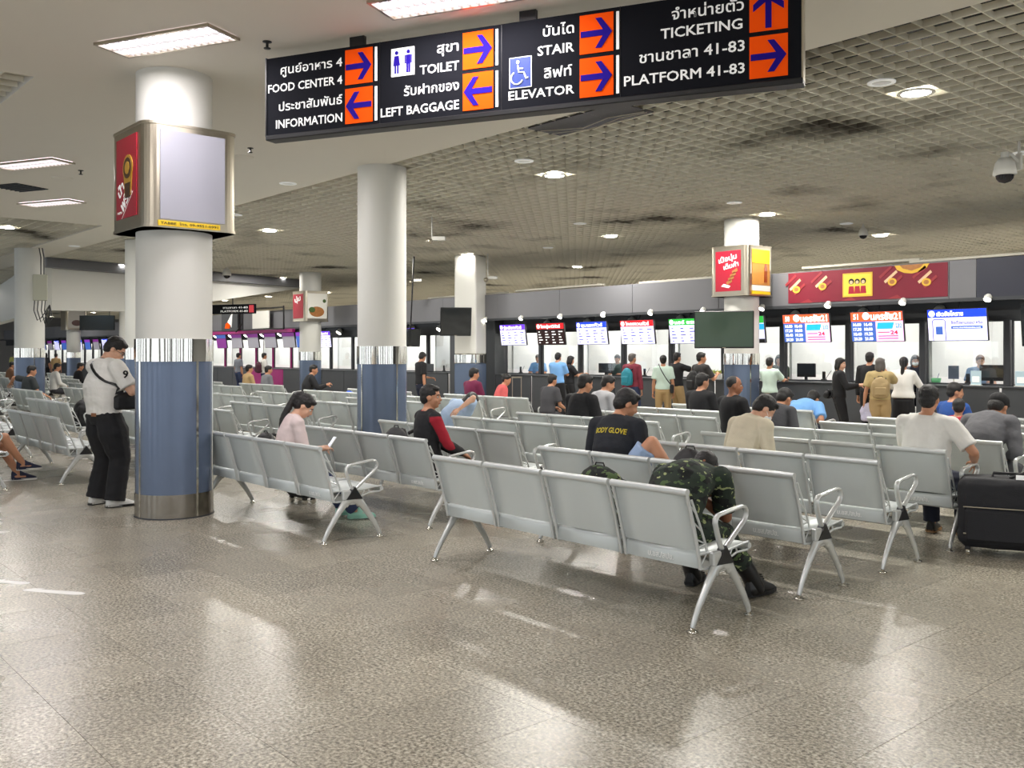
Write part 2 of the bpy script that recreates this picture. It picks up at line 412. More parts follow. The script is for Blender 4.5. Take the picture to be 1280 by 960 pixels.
for i, (x, y, lb_) in enumerate([(-7.97, 3.05, 'glowing pinkish fluorescent fitting above the near column with the poster box'), (-5.6, 4.3, 'fluorescent fitting above the hanging sign at the top edge of the picture'),
                  (-14.4, 3.6, 'bright fluorescent fitting at the left edge, second from the camera'), (-17.9, 4.8, 'half lit fluorescent fitting just before the lattice patch, farthest one')]):
    troffer(x, y, math.radians(26), lb_)
for (x, y) in ((1.5, 1.0), (5.5, 3.5), (-2.5, -2.5), (4.0, -3.5), (-6.5, -3.0), (-4.5, 0.6), (-12.0, 5.2)):
    li = bpy.data.lights.new('slab_light', 'AREA'); li.shape = 'RECTANGLE'; li.size = 1.2; li.size_y = .35; li.energy = 62; li.color = (1, .95, .95)
    lo = bpy.data.objects.new('slab_light', li); COL.objects.link(lo); lo.location = (x, y, CZ - .03); lo.rotation_euler.z = math.radians(26)
# unseen fill lights added over the lattice field, no fittings modelled
for ix in range(0, 17):
    for y in (9.6, 14.6):
        x = 3.5 - ix * 3.6
        hidden_area(x, y, 70, .3, .3)
for ix in range(0, 8):
    for y in (23, 34): hidden_area(3 - ix * 9, y, 320, .4, .4)  # added so the hall beyond the counters does not go dark
# vent, sprinklers, speakers in the slab
def ceil_px(px, py, z=CZ):
    return P(px, (z - CH) * FPX / (HZ - py), z)
p = ceil_px(24, 234)
o = empty('ceiling_vent', (p.x, p.y, CZ - .012), math.radians(26))
MB().box(-.3, .3, -.3, .3, 0, .01).build('grille', M_black, o)
f = MB()
for k in range(7): f.box(-.29, .29, -.27 + k * .085, -.262 + k * .085, -.012, .0)
f.build('louvre', M_header, o); tag(o, 'black square air vent in the white ceiling at the left edge', 'vent')
for (px, py, lb_) in ((334, 52, 'small dark sprinkler above the left end of the hanging sign'), (101, 213, 'small dark sprinkler right of the left-edge fluorescent fitting'), (313, 185, 'small dark sprinkler right of the near poster box')):
    p = ceil_px(px, py)
    o = MB().lathe((0, 0, 0), [(.001, 0), (.04, 0), (.04, -.006), (.012, -.012), (.012, -.05), (.03, -.056), (.03, -.062), (.001, -.062)], 12).build('sprinkler', M_black, None, (p.x, p.y, CZ)); tag(o, lb_, 'sprinkler', 'ceiling sprinklers')
for (px, py, lb_) in ((78, 222.5, 'round flush ceiling speaker behind the left-edge fitting'), (303, 196, 'round flush ceiling speaker right of the near poster box')):
    p = ceil_px(px, py)
    o = MB().lathe((0, 0, 0), [(.001, -.012), (.13, -.012), (.15, -.006), (.155, 0)], 20).build('ceiling_speaker', M_slab, None, (p.x, p.y, CZ)); tag(o, lb_, 'speaker', 'flush ceiling speakers')
# open maintenance hatch beside the slab edge
p = ceil_px(735, 152)
o = empty('open_ceiling_hatch', (p.x, p.y, CZ - .01), math.radians(0))
MB().box(-.75, .75, -.28, .28, .02, .03).build('dark_opening', M_black, o)
MB().tube([(-.7, -.1, .01), (-.2, .12, -.01), (.3, .02, 0), (.72, .15, .01)], .006, 6).build('cable', M_brush, o)
MB().tube([(-.7, .1, .01), (-.1, .2, -.02), (.4, .1, -.01), (.72, .2, .01)], .005, 6).build('cable', M_brush, o)
tag(o, 'dark open ceiling hatch with loose cables beyond the middle of the hanging sign', 'ceiling hatch')

# ------------------------------------------------------------------ hanging direction sign
def fit_text(body, m, x0, x1, z, h, parent, y=-.002, bold=.03, rz=0, name='lettering'):
    me = text_mesh(body, 1.0, m, bold=bold, align='LEFT').copy()
    n = len(me.vertices); co = np.empty(n * 3, 'f'); me.vertices.foreach_get('co', co); co = co.reshape(-1, 3)
    a, b_ = co[:, 0].min(), co[:, 0].max()
    co[:, 0] = (co[:, 0] - a) * (x1 - x0) / (b_ - a) + x0; co[:, 1] = co[:, 1] * .02 + y; co[:, 2] = co[:, 2] * h / .72 + z
    me.vertices.foreach_set('co', co.ravel()); me.update()
    return put(name, me, parent)
sp = P(333, 8.26)
sg = empty('hanging_direction_sign', (sp.x, sp.y, 3.45), math.radians(26))
SL, SHH = 4.54, .71
MB().cbox(0, SL, .0, .12, .02, SHH, .004).build('sign_body', M_signk, sg)
MB().cbox(-.004, SL + .004, -.012, .13, -.012, .03, .006).build('bottom_rail', M_black, sg)
for x in (0, SL): MB().box(x - .006, x + .006, -.008, .128, .02, SHH + .004).build('end_trim', M_brush if x else M_black, sg)
for x in (.84, 2.4, 4.0):
    MB().box(x, x + .14, .03, .07, SHH, .80).build('hanger_bracket', M_black, sg)
for x in (1.155, 2.262, 3.23): MB().box(x - .002, x + .002, -.003, .0, .03, SHH).build('panel_seam', M_black, sg)
def arrow(x0, x1, z0, z1, dirn):
    a = MB().box(x0, x1, -.006, -.001, z0, z1).build('arrow_panel', M_orange, sg)
    cx, cz = (x0 + x1) / 2, (z0 + z1) / 2; s = (x1 - x0) / 2
    pts = [(-.95, -.17), (.30, -.17), (-.02, -.62), (.02, -.80), (.35, -.80), (.93, 0), (.35, .80), (.02, .80), (-.02, .62), (.30, .17), (-.95, .17)]
    if dirn == 'L': pts = [(-x, z) for x, z in pts]
    if dirn == 'U': pts = [(z, x) for x, z in pts]
    # two convex-ish pieces to keep the fill clean
    mb = MB()
    def T(q): return [(cx + x * s, cz + z * s * 1.06) for x, z in q]
    def D(q):
        if dirn == 'L': q = [(-x, z) for x, z in q]
        if dirn == 'U': q = [(z, x) for x, z in q]
        return T(q)
    mb.prism(D([(-.93, -.16), (.6, -.16), (.6, .16), (-.93, .16)]), 'y', -.012, -.006)
    mb.prism(D([(-.05, -.80), (.30, -.80), (.93, 0), (.50, 0)]), 'y', -.0125, -.006)
    mb.prism(D([(.50, 0), (.93, 0), (.30, .80), (-.05, .80)]), 'y', -.0125, -.006)
    mb.build('arrow', M_navy, a)
for (x0, x1, d1, d2) in ((.8186, 1.086, 'R', 'L'), (1.925, 2.192, 'R', 'L'), (2.912, 3.178, 'R', 'R'), (4.179, 4.442, 'U', 'R')):
    arrow(x0, x1, .385, .68, d1); arrow(x0, x1, .055, .352, d2)
for x in (1.108, 2.212, 3.2):
    for z0, z1 in ((.39, .675), (.06, .345)): MB().box(x, x + .022, -.006, 0, z0, z1).build('white_bar', M_signw, sg)
for body, x0, x1, z, h in (('ศูนย์อาหาร 4', .153, .787, .555, .075), ('FOOD CENTER 4', .02, .787, .405, .072), ('ประชาสัมพันธ์', .135, .787, .235, .075), ('INFORMATION', .103, .787, .085, .074),
                     ('สุขา', 1.69, 1.885, .55, .08), ('TOILET', 1.533, 1.89, .395, .074), ('รับฝากของ', 1.384, 1.89, .235, .078), ('LEFT BAGGAGE', 1.163, 1.89, .08, .074),
                     ('บันได', 2.612, 2.866, .563, .078), ('STAIR', 2.566, 2.868, .42, .074), ('ลิฟท์', 2.62, 2.85, .24, .078), ('ELEVATOR', 2.322, 2.868, .10, .07),
                     ('จำหน่ายตัว', 3.62, 4.14, .555, .08), ('TICKETING', 3.538, 4.13, .425, .075), ('ชานชาลา 41-83', 3.376, 4.146, .265, .08), ('PLATFORM 41-83', 3.259, 4.146, .108, .075)):
    fit_text(body, M_signw, x0, x1, z, h, sg, bold=.017 if body[0] < 'z' else .013)
# pictograms
def disc(mb, cx, cz, r, y0, y1, sx=1.0):
    mb.prism([(cx + math.cos(k * math.pi / 10) * r * sx, cz + math.sin(k * math.pi / 10) * r) for k in range(20)], 'y', y0, y1)
pc = MB().cbox(1.265, 1.485, -.008, -.001, .40, .635, .003).build('toilet_pictogram', M_signw, sg)
mb = MB()
disc(mb, 1.32, .595, .016, -.012, -.008); mb.prism([(1.30, .57), (1.34, .57), (1.352, .49), (1.288, .49)], 'y', -.012, -.008)
for x in (1.308, 1.332): mb.box(x - .007, x + .007, -.012, -.008, .425, .49)
mb.build('figure', M_navy, pc); mb = MB()
disc(mb, 1.43, .595, .016, -.012, -.008); mb.box(1.41, 1.45, -.012, -.008, .495, .57)
for x in (1.402, 1.458): mb.box(x - .005, x + .005, -.012, -.008, .50, .568)
for x in (1.42, 1.44): mb.box(x - .008, x + .008, -.012, -.008, .425, .495)
mb.build('figure', M_navy, pc)
MB().box(1.373, 1.377, -.012, -.008, .415, .62).build('divider', M_orange, pc)
M_blue = mat('wheelchair_blue', (24, 52, 132), .5)
wc = MB().cbox(2.33, 2.52, -.008, -.001, .185, .43, .003).build('wheelchair_pictogram', M_signw, sg)
MB().box(2.337, 2.513, -.0095, -.008, .192, .423).build('blue_field', M_blue, wc)
mb = MB(); ox, oz = 2.42, .30
disc(mb, ox - .015, oz + .088, .014, -.014, -.0095)
mb.tube([(ox - .015, -.012, oz + .065), (ox - .008, -.012, oz + .01), (ox + .035, -.012, oz + .005), (ox + .055, -.012, oz - .045), (ox + .072, -.012, oz - .04)], .007, 6, flat=(1, 1))
mb.tube([(ox - .012, -.012, oz + .038), (ox + .03, -.012, oz + .034)], .006, 6)
mb.tube([(ox - .022 + math.cos(a) * .05, -.012, oz - .035 + math.sin(a) * .05) for a in [math.radians(120 + k * 24) for k in range(10)]], .006, 6)
mb.build('wheelchair', M_signw, wc)
tag(sg, 'long black overhead sign with orange arrow squares, white Thai and English lettering', 'sign')

nt = M_chrome.node_tree; b = nt.nodes['Principled BSDF']; tc_ = nt.nodes.new('ShaderNodeTexCoord'); mp_ = nt.nodes.new('ShaderNodeMapping'); mp_.inputs['Scale'].default_value = (3.2, 3.2, .12)
n_ = nt.nodes.new('ShaderNodeTexNoise'); n_.inputs['Scale'].default_value = 1.0; n_.inputs['Detail'].default_value = 1.5; bp_ = nt.nodes.new('ShaderNodeBump'); bp_.inputs['Strength'].default_value = 1.0; bp_.inputs['Distance'].default_value = .06
nt.links.new(tc_.outputs['Object'], mp_.inputs[0]); nt.links.new(mp_.outputs[0], n_.inputs['Vector']); nt.links.new(n_.outputs['Fac'], bp_.inputs['Height']); nt.links.new(bp_.outputs['Normal'], b.inputs['Normal'])
# ------------------------------------------------------------------ columns
def column(px, d, r, zb0, zb1, label, square=False, seam=None, top=CZ, base=.23, name='round_column'):
    p = P(px, d); c = empty(name, (p.x, p.y, 0))
    def body(n, m, r_, z0, z1):
        if square:
            MB().cbox(-r_, r_, -r_, r_, z0, z1, .03).build(n, m, c, (0, 0, 0), math.radians(0) + sq)
        else: MB().cyl((0, 0), r_, z0, z1, 48).build(n, m, c)
    sq = math.atan2(SA, CA) * 0 + math.radians(25) if square else 0
    body('shaft', M_white, r, zb1 - .02, top)
    body('steel_band', M_chrome, r + .014, zb0, zb1)
    body('cladding', M_clad, r + .006, base - .01, zb0 + .01)
    body('base_band', M_base, r + .012, 0, base)
    body('foot_ring', M_header, r + .018, 0, .012)
    if seam is not None:
        for ang in seam:
            x, y = math.cos(ang) * (r + .010), math.sin(ang) * (r + .010)
            MB().box(-.006, .006, -.012, .012, 0, zb0).build('joint_strip', M_chrome, c, (x, y, 0), ang)
    tag(c, label, 'column'); return c
# angle of the direction from a column to the camera, used to set the joint strips
def camang(px, d):
    p = P(px, d); return math.atan2(-p.y, -p.x)
c1 = column(218, 9.12, .352, 1.485, 1.70, 'nearest big round column with a poster box, beside the standing man', seam=[camang(218, 9.12) + .60, camang(218, 9.12) + 1.30, camang(218, 9.12) - 1.0])
c2 = column(477.5, 13.6, .352, 1.41, 1.665, 'tall plain round column left of the boy in the red and black jacket', seam=[camang(477, 13.6) + .62, camang(477, 13.6) - .9])
c3 = column(588, 25.8, .33, 1.28, 1.56, 'square column with a switched-off television on it', square=True, name='square_column')
c4 = column(927, 18.9, .345, 1.34, 1.56, 'round column at the ticket counter with poster box and television', seam=[camang(927, 18.9) + .5])
c5 = column(37, 24.1, .352, 1.46, 1.70, 'round column with a grey junction box at the left edge', seam=[camang(37, 24) + .3])
c6 = column(176, 22.4, .352, 1.42, 1.70, 'round column mostly hidden behind the nearest column')
c7 = column(388, 31.2, .352, 1.34, 1.62, 'far round column with posters in front of the purple counters')
c8 = column(92, 47.5, .33, 1.35, 1.62, 'distant slim column with a food poster, left of the standing man')
c9 = column(159, 42.0, .34, 1.35, 1.60, 'distant column just behind the head of the standing man')

# poster boxes
def rbox(mb, h, z0, z1, rad, mi=0, seg=6):
    pts = []
    for cx, cy, a0 in ((h - rad, h - rad, 0), (-h + rad, h - rad, 90), (-h + rad, -h + rad, 180), (h - rad, -h + rad, 270)):
        for k in range(seg + 1):
            a = math.radians(a0 + 90 * k / seg); pts.append((cx + rad * math.cos(a), cy + rad * math.sin(a)))
    mb.loft([[(x, y, z0) for x, y in pts], [(x, y, z1) for x, y in pts]], mi, False)
def poster_box(px, d, z0, z1, label, h=.45, rad=.11):
    p = P(px, d); o = empty('poster_box', (p.x, p.y, 0))
    mb = MB(); rbox(mb, h, z0, z1, rad); mb.build('steel_casing', M_brush, o)
    for zz in (z0, z1 - .025):
        mb = MB(); rbox(mb, h + .008, zz, zz + .025, rad); mb.build('edge_band', M_brush, o)
    tag(o, label, 'advertising box'); return o
def face(o, side, h):
    "empty-free frame: returns loc, rz so that local -Y looks out of the side"
    return {'S': ((0, -h - .002, 0), 0.0), 'E': ((h + .002, 0, 0), math.pi / 2)}[side]
M_amb = None; M_jar = mat('sauce_jar_brown', (70, 44, 24), .3); M_gold = mat('lid_gold', (196, 150, 50), .35); M_grey_post = mat('blank_white_poster', (168, 168, 178), .6, spec=.2)
M_food = mat('food_photo_brown', (168, 112, 62), .5, noise=.4, nscale=14); M_pwhite = mat('poster_white', (232, 230, 222), .5)
def poster(o, side, h, w, z0, z1, m, name='poster'):
    loc, rz = face(o, side, h)
    return MB().box(-w, w, -.008, 0, z0, z1).build(name, m, o, loc, rz)
def on(par, mb, name, m): return mb.build(name, m, par)
b1 = poster_box(218, 9.12, 2.72, 3.69, 'steel box around the nearest column with red sauce poster and blank white panel')
po = poster(b1, 'S', .45, .27, 2.84, 3.60, M_red)
mb = MB(); disc(mb, .06, 3.30, .125, -.016, -.008); mb.prism([(-.05, 3.24), (.17, 3.24), (.14, 3.04), (-.02, 3.04)], 'y', -.014, -.008); on(po, mb, 'jar', M_gold)
mb = MB(); disc(mb, .06, 3.30, .098, -.02, -.016); mb.prism([(-.01, 3.16), (.13, 3.16), (.12, 3.02), (0, 3.02)], 'y', -.018, -.008); on(po, mb, 'jar_top', M_jar)
mb = MB(); disc(mb, .06, 3.30, .06, -.022, -.02); on(po, mb, 'jar_mark', M_gold)
def slanted(par, body, m, cx, cz, w, hgt, deg, y=-.012):
    me = text_mesh(body, 1.0, m, bold=.03, align='LEFT').copy()
    n = len(me.vertices); co = np.empty(n * 3, 'f'); me.vertices.foreach_get('co', co); co = co.reshape(-1, 3)
    a, b_ = co[:, 0].min(), co[:, 0].max()
    x = ((co[:, 0] - a) / (b_ - a) - .5) * w; z = co[:, 2] * hgt / .72; c, s = math.cos(math.radians(deg)), math.sin(math.radians(deg))
    co[:, 0] = cx + x * c - z * s; co[:, 2] = cz + x * s + z * c; co[:, 1] = co[:, 1] * .02 + y
    me.vertices.foreach_set('co', co.ravel()); me.update(); return put('lettering', me, par)
slanted(po, 'น้ำ', M_signw, -.10, 3.08, .16, .10, 38); slanted(po, 'พริก', M_signw, .04, 2.98, .30, .12, 38)
slanted(po, '_____', M_signw, .04, 2.96, .38, .05, 38)
fit_text('MAEPRA', M_signw, -.23, -.10, 2.89, .022, po, y=-.010)
pb = poster(b1, 'E', .45, .31, 2.80, 3.62, M_grey_post, 'blank_panel')
st = MB().box(-.33, .26, -.012, -.001, 2.735, 2.785).build('yellow_sticker', M_yel, b1, *face(b1, 'E', .45))
fit_text('TABBE  โทร. 09-9551-0991', M_black, -.31, .24, 2.75, .022, st, y=-.014, bold=.02)
b4 = poster_box(927, 18.9, 2.70, 3.70, 'steel box on the ticket counter column with red snack poster and yellow poster')
po = poster(b4, 'S', .45, .30, 2.80, 3.60, M_red)
slanted(po, 'เนื้อนุ่ม', M_signw, 0.0, 3.40, .44, .10, 10); slanted(po, 'เต็มคำ', M_signw, .08, 3.26, .36, .09, 10)
mb = MB()
for k in range(4): mb.prism([(-.02 + .045 * k, 2.92 + .07 * k), (.10 + .045 * k, 2.98 + .07 * k), (.08 + .045 * k, 3.04 + .07 * k), (-.04 + .045 * k, 2.98 + .07 * k)], 'y', -.014, -.008)
on(po, mb, 'snack_pieces', M_food)
mb = MB().prism([(-.16, 2.90), (.02, 2.86), (.06, 2.90), (-.10, 2.95)], 'y', -.013, -.008); on(po, mb, 'skewer_tips', M_signw)
po = poster(b4, 'E', .45, .30, 2.92, 3.62, mat('poster_amber', (186, 130, 60), .5, noise=.25, nscale=3), 'yellow_poster')
MB().box(-.30, .30, -.012, -.006, 3.35, 3.62).build('yellow_top', M_yel, po)
MB().prism([(.10, 2.98), (.20, 2.98), (.20, 3.25), (.17, 3.35), (.13, 3.35), (.10, 3.25)], 'y', -.016, -.006).build('bottle_picture', mat('bottle_amber', (140, 62, 18), .3), po)
MB().box(-.31, .31, -.012, -.001, 2.80, 2.91).build('caption_strip', M_pwhite, b4, *face(b4, 'E', .45))
MB().box(-.31, .31, -.012, -.001, 2.735, 2.795).build('yellow_sticker', M_yel, b4, *face(b4, 'E', .45))
b7 = poster_box(388, 31.2, 2.62, 3.62, 'far poster box with a red snack poster and a salad picture')
po = poster(b7, 'S', .45, .33, 2.72, 3.52, M_red); slanted(po, 'นุ่ม', M_signw, 0, 3.28, .4, .16, 12)
po = poster(b7, 'E', .45, .36, 2.72, 3.54, M_pwhite, 'food_poster')
mb = MB(); disc(mb, -.02, 2.94, .17, -.014, -.008, 1.6); on(po, mb, 'food_picture', M_food)
mb = MB(); disc(mb, -.2, 3.0, .09, -.018, -.008, 1.3); on(po, mb, 'leaf_picture', mat('leaf_green', (70, 96, 44), .5)); mb = MB(); disc(mb, .26, 3.3, .06, -.018, -.008); on(po, mb, 'leaf_picture', mat('leaf_green', (70, 96, 44), .5))
b8 = poster_box(92, 47.5, 2.75, 3.85, 'distant poster box with an oval dish picture', h=.5)
po = poster(b8, 'E', .5, .40, 2.85, 3.72, mat('poster_grey', (170, 166, 158), .5), 'food_poster')
mb = MB(); disc(mb, 0, 3.1, .15, -.02, -.008, 1.6); on(po, mb, 'dish_picture', mat('dish_dark', (70, 40, 34), .5))

# junction box with cables on the left column
p = P(50, 23.75)
o = empty('junction_box', (p.x, p.y, 2.9), camang(37, 24) + math.pi / 2)
MB().cbox(-.17, .17, -.12, .02, 0, .66, .015).build('housing', mat('putty_plastic', (176, 176, 158), .5), o)
for k, s in enumerate((-.12, -.04, .05, .12)):
    MB().tube([(s, -.05, .02), (s - .02, -.07, -.25), (s + .06, -.08, -.5 - .04 * k), (s + .16, -.05, -.42), (.22, -.02, -.1)], .012, 6).build('cable', M_black, o)
for s in (.02, .09): MB().tube([(s, -.03, .66), (s, -.03, 1.1), (s - .04, -.03, 1.34)], .014, 6).build('cable', M_header, o)
tag(o, 'grey junction box with looping cables on the left column', 'electrical box')

# ------------------------------------------------------------------ ticket counters: one long straight facade
NW, NF, NC = 17.1, 16.5, 16.75        # window line, fascia front, counter front
FZ0, FZ1, HZ0 = 2.49, 3.18, 2.14
def seg_posts():
    a = [-5.04 - 1.48 * k for k in range(11)]          # -5.04 ... -19.84
    b_ = [-22.0 - 1.46 * j for j in range(34)]
    return a, b_
PA, PB_ = seg_posts()
# fascia panels
M_navyp = mat('navy_panel', (44, 46, 60), .5)
mb = MB()
pan = []
x = XE
edges = [XE, -6.8, -7.26] + [-7.26 - 2.44 * k for k in range(1, 28)]
fas = empty('ticket_counter_fascia', (0, NF, FZ0)); tag(fas, kind='structure'); fas.name = 'wall_fascia'
for i in range(len(edges) - 1):
    a, b_ = edges[i + 1], edges[i]
    MB().cbox(a + .004, b_ - .004, 0, .06, 0, FZ1 - FZ0, .004).build('fascia_panel', M_navyp if i == 0 else M_fascia, fas)
MB().box(XW + 5, XE, .06, .55, .02, .08).build('soffit', M_header, fas)
MB().box(XW + 5, XE, -.01, .07, -.03, .03).build('bottom_rail', M_header, fas)
mb = MB().box(XW + 5, XE, NW - .03, NW + .05, HZ0, FZ0 + .05); hd = mb.build('wall_header', M_header); tag(hd, kind='structure')
mb = MB().box(XW + 5, XE, NW + .06, 20.2, 2.75, 2.82); o = mb.build('kiosk_roof', M_back); tag(o, kind='structure')
# loose cable trays lying on top of the facade
M_junk = mat('cable_tray', (186, 182, 168), .5, .3)
for (a, b_, z, r_) in ((-8.1, -5.9, .06, .03), (-10.3, -7.9, .10, -.02), (-14.6, -12.2, .05, .02), (-19.0, -15.8, .08, -.01), (-23.0, -19.4, .06, .01)):
    o = MB().cbox(a, b_, 0, .14, 0, .05, .005).build('cable_tray', M_junk, None, (0, NF + .25, FZ1 + z - .03), 0); tag(o, 'loose pale cable tray on top of the grey fascia, %s from the right' % ORDN[int(-a // 3.8 - 2) if False else [-8.1, -10.3, -14.6, -19.0, -23.0].index(a)], 'cable tray', 'cable trays on top of the fascia')
# white rooms behind the glass
mb = MB().box(XW + 5, XE, 20.1, 20.2, 0, 2.75); o = mb.build('wall_kiosk_back', M_kwall); tag(o, kind='structure')
part_mesh = MB().box(-.03, .03, NW + .3, 20.1, 0, 2.75).mesh('partition', M_kwall)
lightp = MB().box(-.45, .45, NW + .5, 19.6, 2.70, 2.74).mesh('light_panel', M_kl)
krooms = empty('kiosk_rooms', (0, 0, 0)); krooms.name = 'wall_kiosk_rooms'; tag(krooms, kind='structure')
M_rowlab = None
for i, x in enumerate(PA + PB_):
    if i % 2 == 0: put('partition', part_mesh, krooms, (x, 0, 0))
    if not (-22 < x < -19.5): put('light_panel', lightp, krooms, (x - .74, 0, 0))
# bay meshes
def bay_meshes(w, fm, pm_):
    g = .05
    front = MB().cbox(-w + .012, -.012, NC, NC + .04, .06, .985, .006).mesh('front_panel', fm)
    kick = MB().box(-w, 0, NC + .03, NC + .08, 0, .07).mesh('kick_strip', M_black)
    topm = MB().cbox(-w, 0, NC - .03, NW + .5, .97, 1.0, .008).mesh('counter_top', M_dark)
    post = MB().cbox(-.045, .045, NW - .04, NW + .06, 1.0, HZ0 + .02, .006).mesh('window_post', pm_)
    fr = MB()
    fr.box(-w + .045, -.045, NW, NW + .04, 1.0, 1.03); fr.box(-w + .045, -.045, NW, NW + .04, HZ0 - .02, HZ0 + .02)
    for a_ in (-w + .045, -.075): fr.box(a_, a_ + .03, NW, NW + .04, 1.0, HZ0)
    frm = fr.mesh('window_frame', M_header)
    gl = MB().box(-w + .045, -.045, NW + .015, NW + .021, 1.14, HZ0 - .02).mesh('glass_pane', M_glass)
    return front, kick, topm, post, frm, gl
bm_dark = bay_meshes(1.46, M_dark, M_header); bm_mag = bay_meshes(1.46, M_mag, M_mag); bm_magg = bay_meshes(1.46, M_dark, M_mag)
NAMES_A = ['beyond the dark screen at the right edge', 'under the blue ticket screen with the phone picture, nearest the right edge', 'under the right-hand orange topped screen', 'under the left-hand orange topped screen', 'behind the round column with the poster box', 'left of the poster-box column under the green screen', 'under the red and white screen behind the man in the checked shirt',
           'under the blue headed white screen, third from its left end', 'under the dark red screen', 'at the left end of the bright row, under the violet headed screen']
def bay(x, ms, label, group='ticket counter bays'):
    o = empty('ticket_counter', (x, 0, 0))
    for m_, nm in zip(ms, ('front_panel', 'kick_strip', 'counter_top', 'window_post', 'window_frame', 'glass_pane')): put(nm, m_, o)
    tag(o, label, 'ticket counter', group)
for i, x in enumerate(PA[:-1]): bay(x, bm_dark, 'charcoal ticket counter ' + NAMES_A[i])
# blank dark wall between the two rows
o = MB().cbox(-21.9, -19.85, NC, NW + .1, 0, HZ0 + .4, .01).build('wall_blank_panel', M_dark); tag(o, kind='structure')
for j, x in enumerate(PB_[:-1]):
    if 6 <= j < 14:
        nm = ['magenta ticket counter with pink framed window right of the far poster column', 'magenta ticket counter behind the man with the rucksack'][j % 2] if j in (6, 7) else 'pink framed ticket counter, %s from the right in the purple row' % ORDN[j - 6]
        bay(x, bm_mag if j in (7, 8) else bm_magg, nm)
    elif j < 6: bay(x, bm_dark, ['charcoal ticket counter just left of the square column with a laptop on it', 'charcoal ticket counter behind the standing man in black, second from the square column'][j] if j < 2 else 'charcoal counter left of the plain round column, %s from it' % ORDN[j - 2])
    else: bay(x, bm_dark, 'distant ticket counter, %s to the left of the purple row' % ORDN[j - 14])
# magenta valance and steel fascia details over the purple row
o = MB().cbox(-42.3, -30.8, NF - .12, NF + .0, 2.34, 2.47, .01).build('valance', M_mag); tag(o, 'long magenta valance over the purple ticket counters', 'valance')
# black advertising panel with the flame-like mark
p_u = -36.2
o = empty('logo_board', (-36.0, NF - .16, 2.47)); MB().cbox(-.75, .75, 0, .08, 0, .80, .01).build('board', M_header, o)
MB().prism([(-.38, .12), (.02, .10), (.10, .24), (-.10, .36), (-.30, .30)], 'y', -.02, 0).build('orange_mark', M_orange, o)
MB().prism([(-.15, .36), (.14, .24), (.22, .14), (.30, .60), (.34, .76), (.02, .50)], 'y', -.02, 0).build('white_mark', M_signw, o)
tag(o, 'black board with a white and orange wing mark above the purple counters', 'advertising board')
# truss frame with blank panel
o = empty('steel_frame_stand', (-33.0, NF - .2, 2.47))
mb = MB()
for x in (-1.7, 1.7): mb.tube([(x, 0, 0), (x, 0, .85)], .03, 6)
for z in (.80, .0): mb.tube([(-1.7, 0, z), (1.7, 0, z)], .03, 6)
mb.build('tube_frame', M_black, o); MB().cbox(-.9, .5, .02, .06, .05, .72, .01).build('panel', M_pwhite, o)
MB().tube([(-1.7, 0, .3), (-2.3, 0, -.05)], .03, 6).build('brace', M_black, o)
tag(o, 'black tube frame with a pale blank panel above the purple counters', 'frame')
# spot lights on the fascia edge and header
spot_m = MB().lathe((0, 0, 0), [(.001, 0), (.05, 0), (.055, .05), (.035, .09), (.001, .09)], 12).mesh('lens', mat('spot_lens', (255, 252, 244), .3, emit=16))
spot_b = MB().lathe((0, 0, 0), [(.06, -.004), (.066, .05), (.045, .10), (.001, .11)], 12).mesh('housing', M_white)
def spot(x, y, z, label, big=False):
    o = empty('spotlight', (x, y, z)); o.rotation_euler = (math.radians(-38), 0, 0)
    if big: o.scale = (1.6, 1.6, 1.6)
    put('lens', spot_m, o); put('housing', spot_b, o); tag(o, label, 'lamp', 'spotlights along the ticket counters')
for k in range(12):
    x = -6.05 - 1.48 * k
    if k < 10: spot(x - .55, NF - .05, FZ0 - .02, 'small spotlight under the grey fascia, %s from the right' % ORDN[k])
    if k < 9: spot(x - .12 , NW - .14, 2.28, 'bright spotlight between fare screens, %s from the right' % ORDN[k], True)
for j in range(0, 20):
    spot(-22.7 - 1.46 * j, NW - .14, 2.28, 'bright spotlight left of the square column, %s from it' % ORDN[j], True)

# ------------------------------------------------------------------ fare screens
def scr_mat(name, rgb, e=1.0): return mat(name, rgb, .3, emit=e)
SW = scr_mat('screen_white', (214, 212, 246), .9); SB = scr_mat('screen_blue', (24, 60, 226), 1.0); SR = scr_mat('screen_red', (214, 22, 30), .9); SG = scr_mat('screen_green', (34, 160, 52), .9)
SO = scr_mat('screen_orange', (246, 84, 44), .9); SK = scr_mat('screen_black', (34, 12, 14), .5); SP = scr_mat('screen_purple', (126, 46, 170), .7); SPB = scr_mat('screen_slate', (58, 92, 168), .8)
SC_ = scr_mat('screen_cyan', (32, 158, 220), .9); SPK = scr_mat('screen_pink', (240, 190, 236), .9); ST = scr_mat('screen_text_white', (255, 255, 255), 1.1); SV = scr_mat('screen_violet', (96, 50, 220), 1.0)
SBK = scr_mat('screen_text_blue', (60, 70, 170), .3); SGREY = scr_mat('screen_dim_grey', (150, 148, 156), .4); SPD = scr_mat('screen_dim_purple', (120, 40, 128), .5)
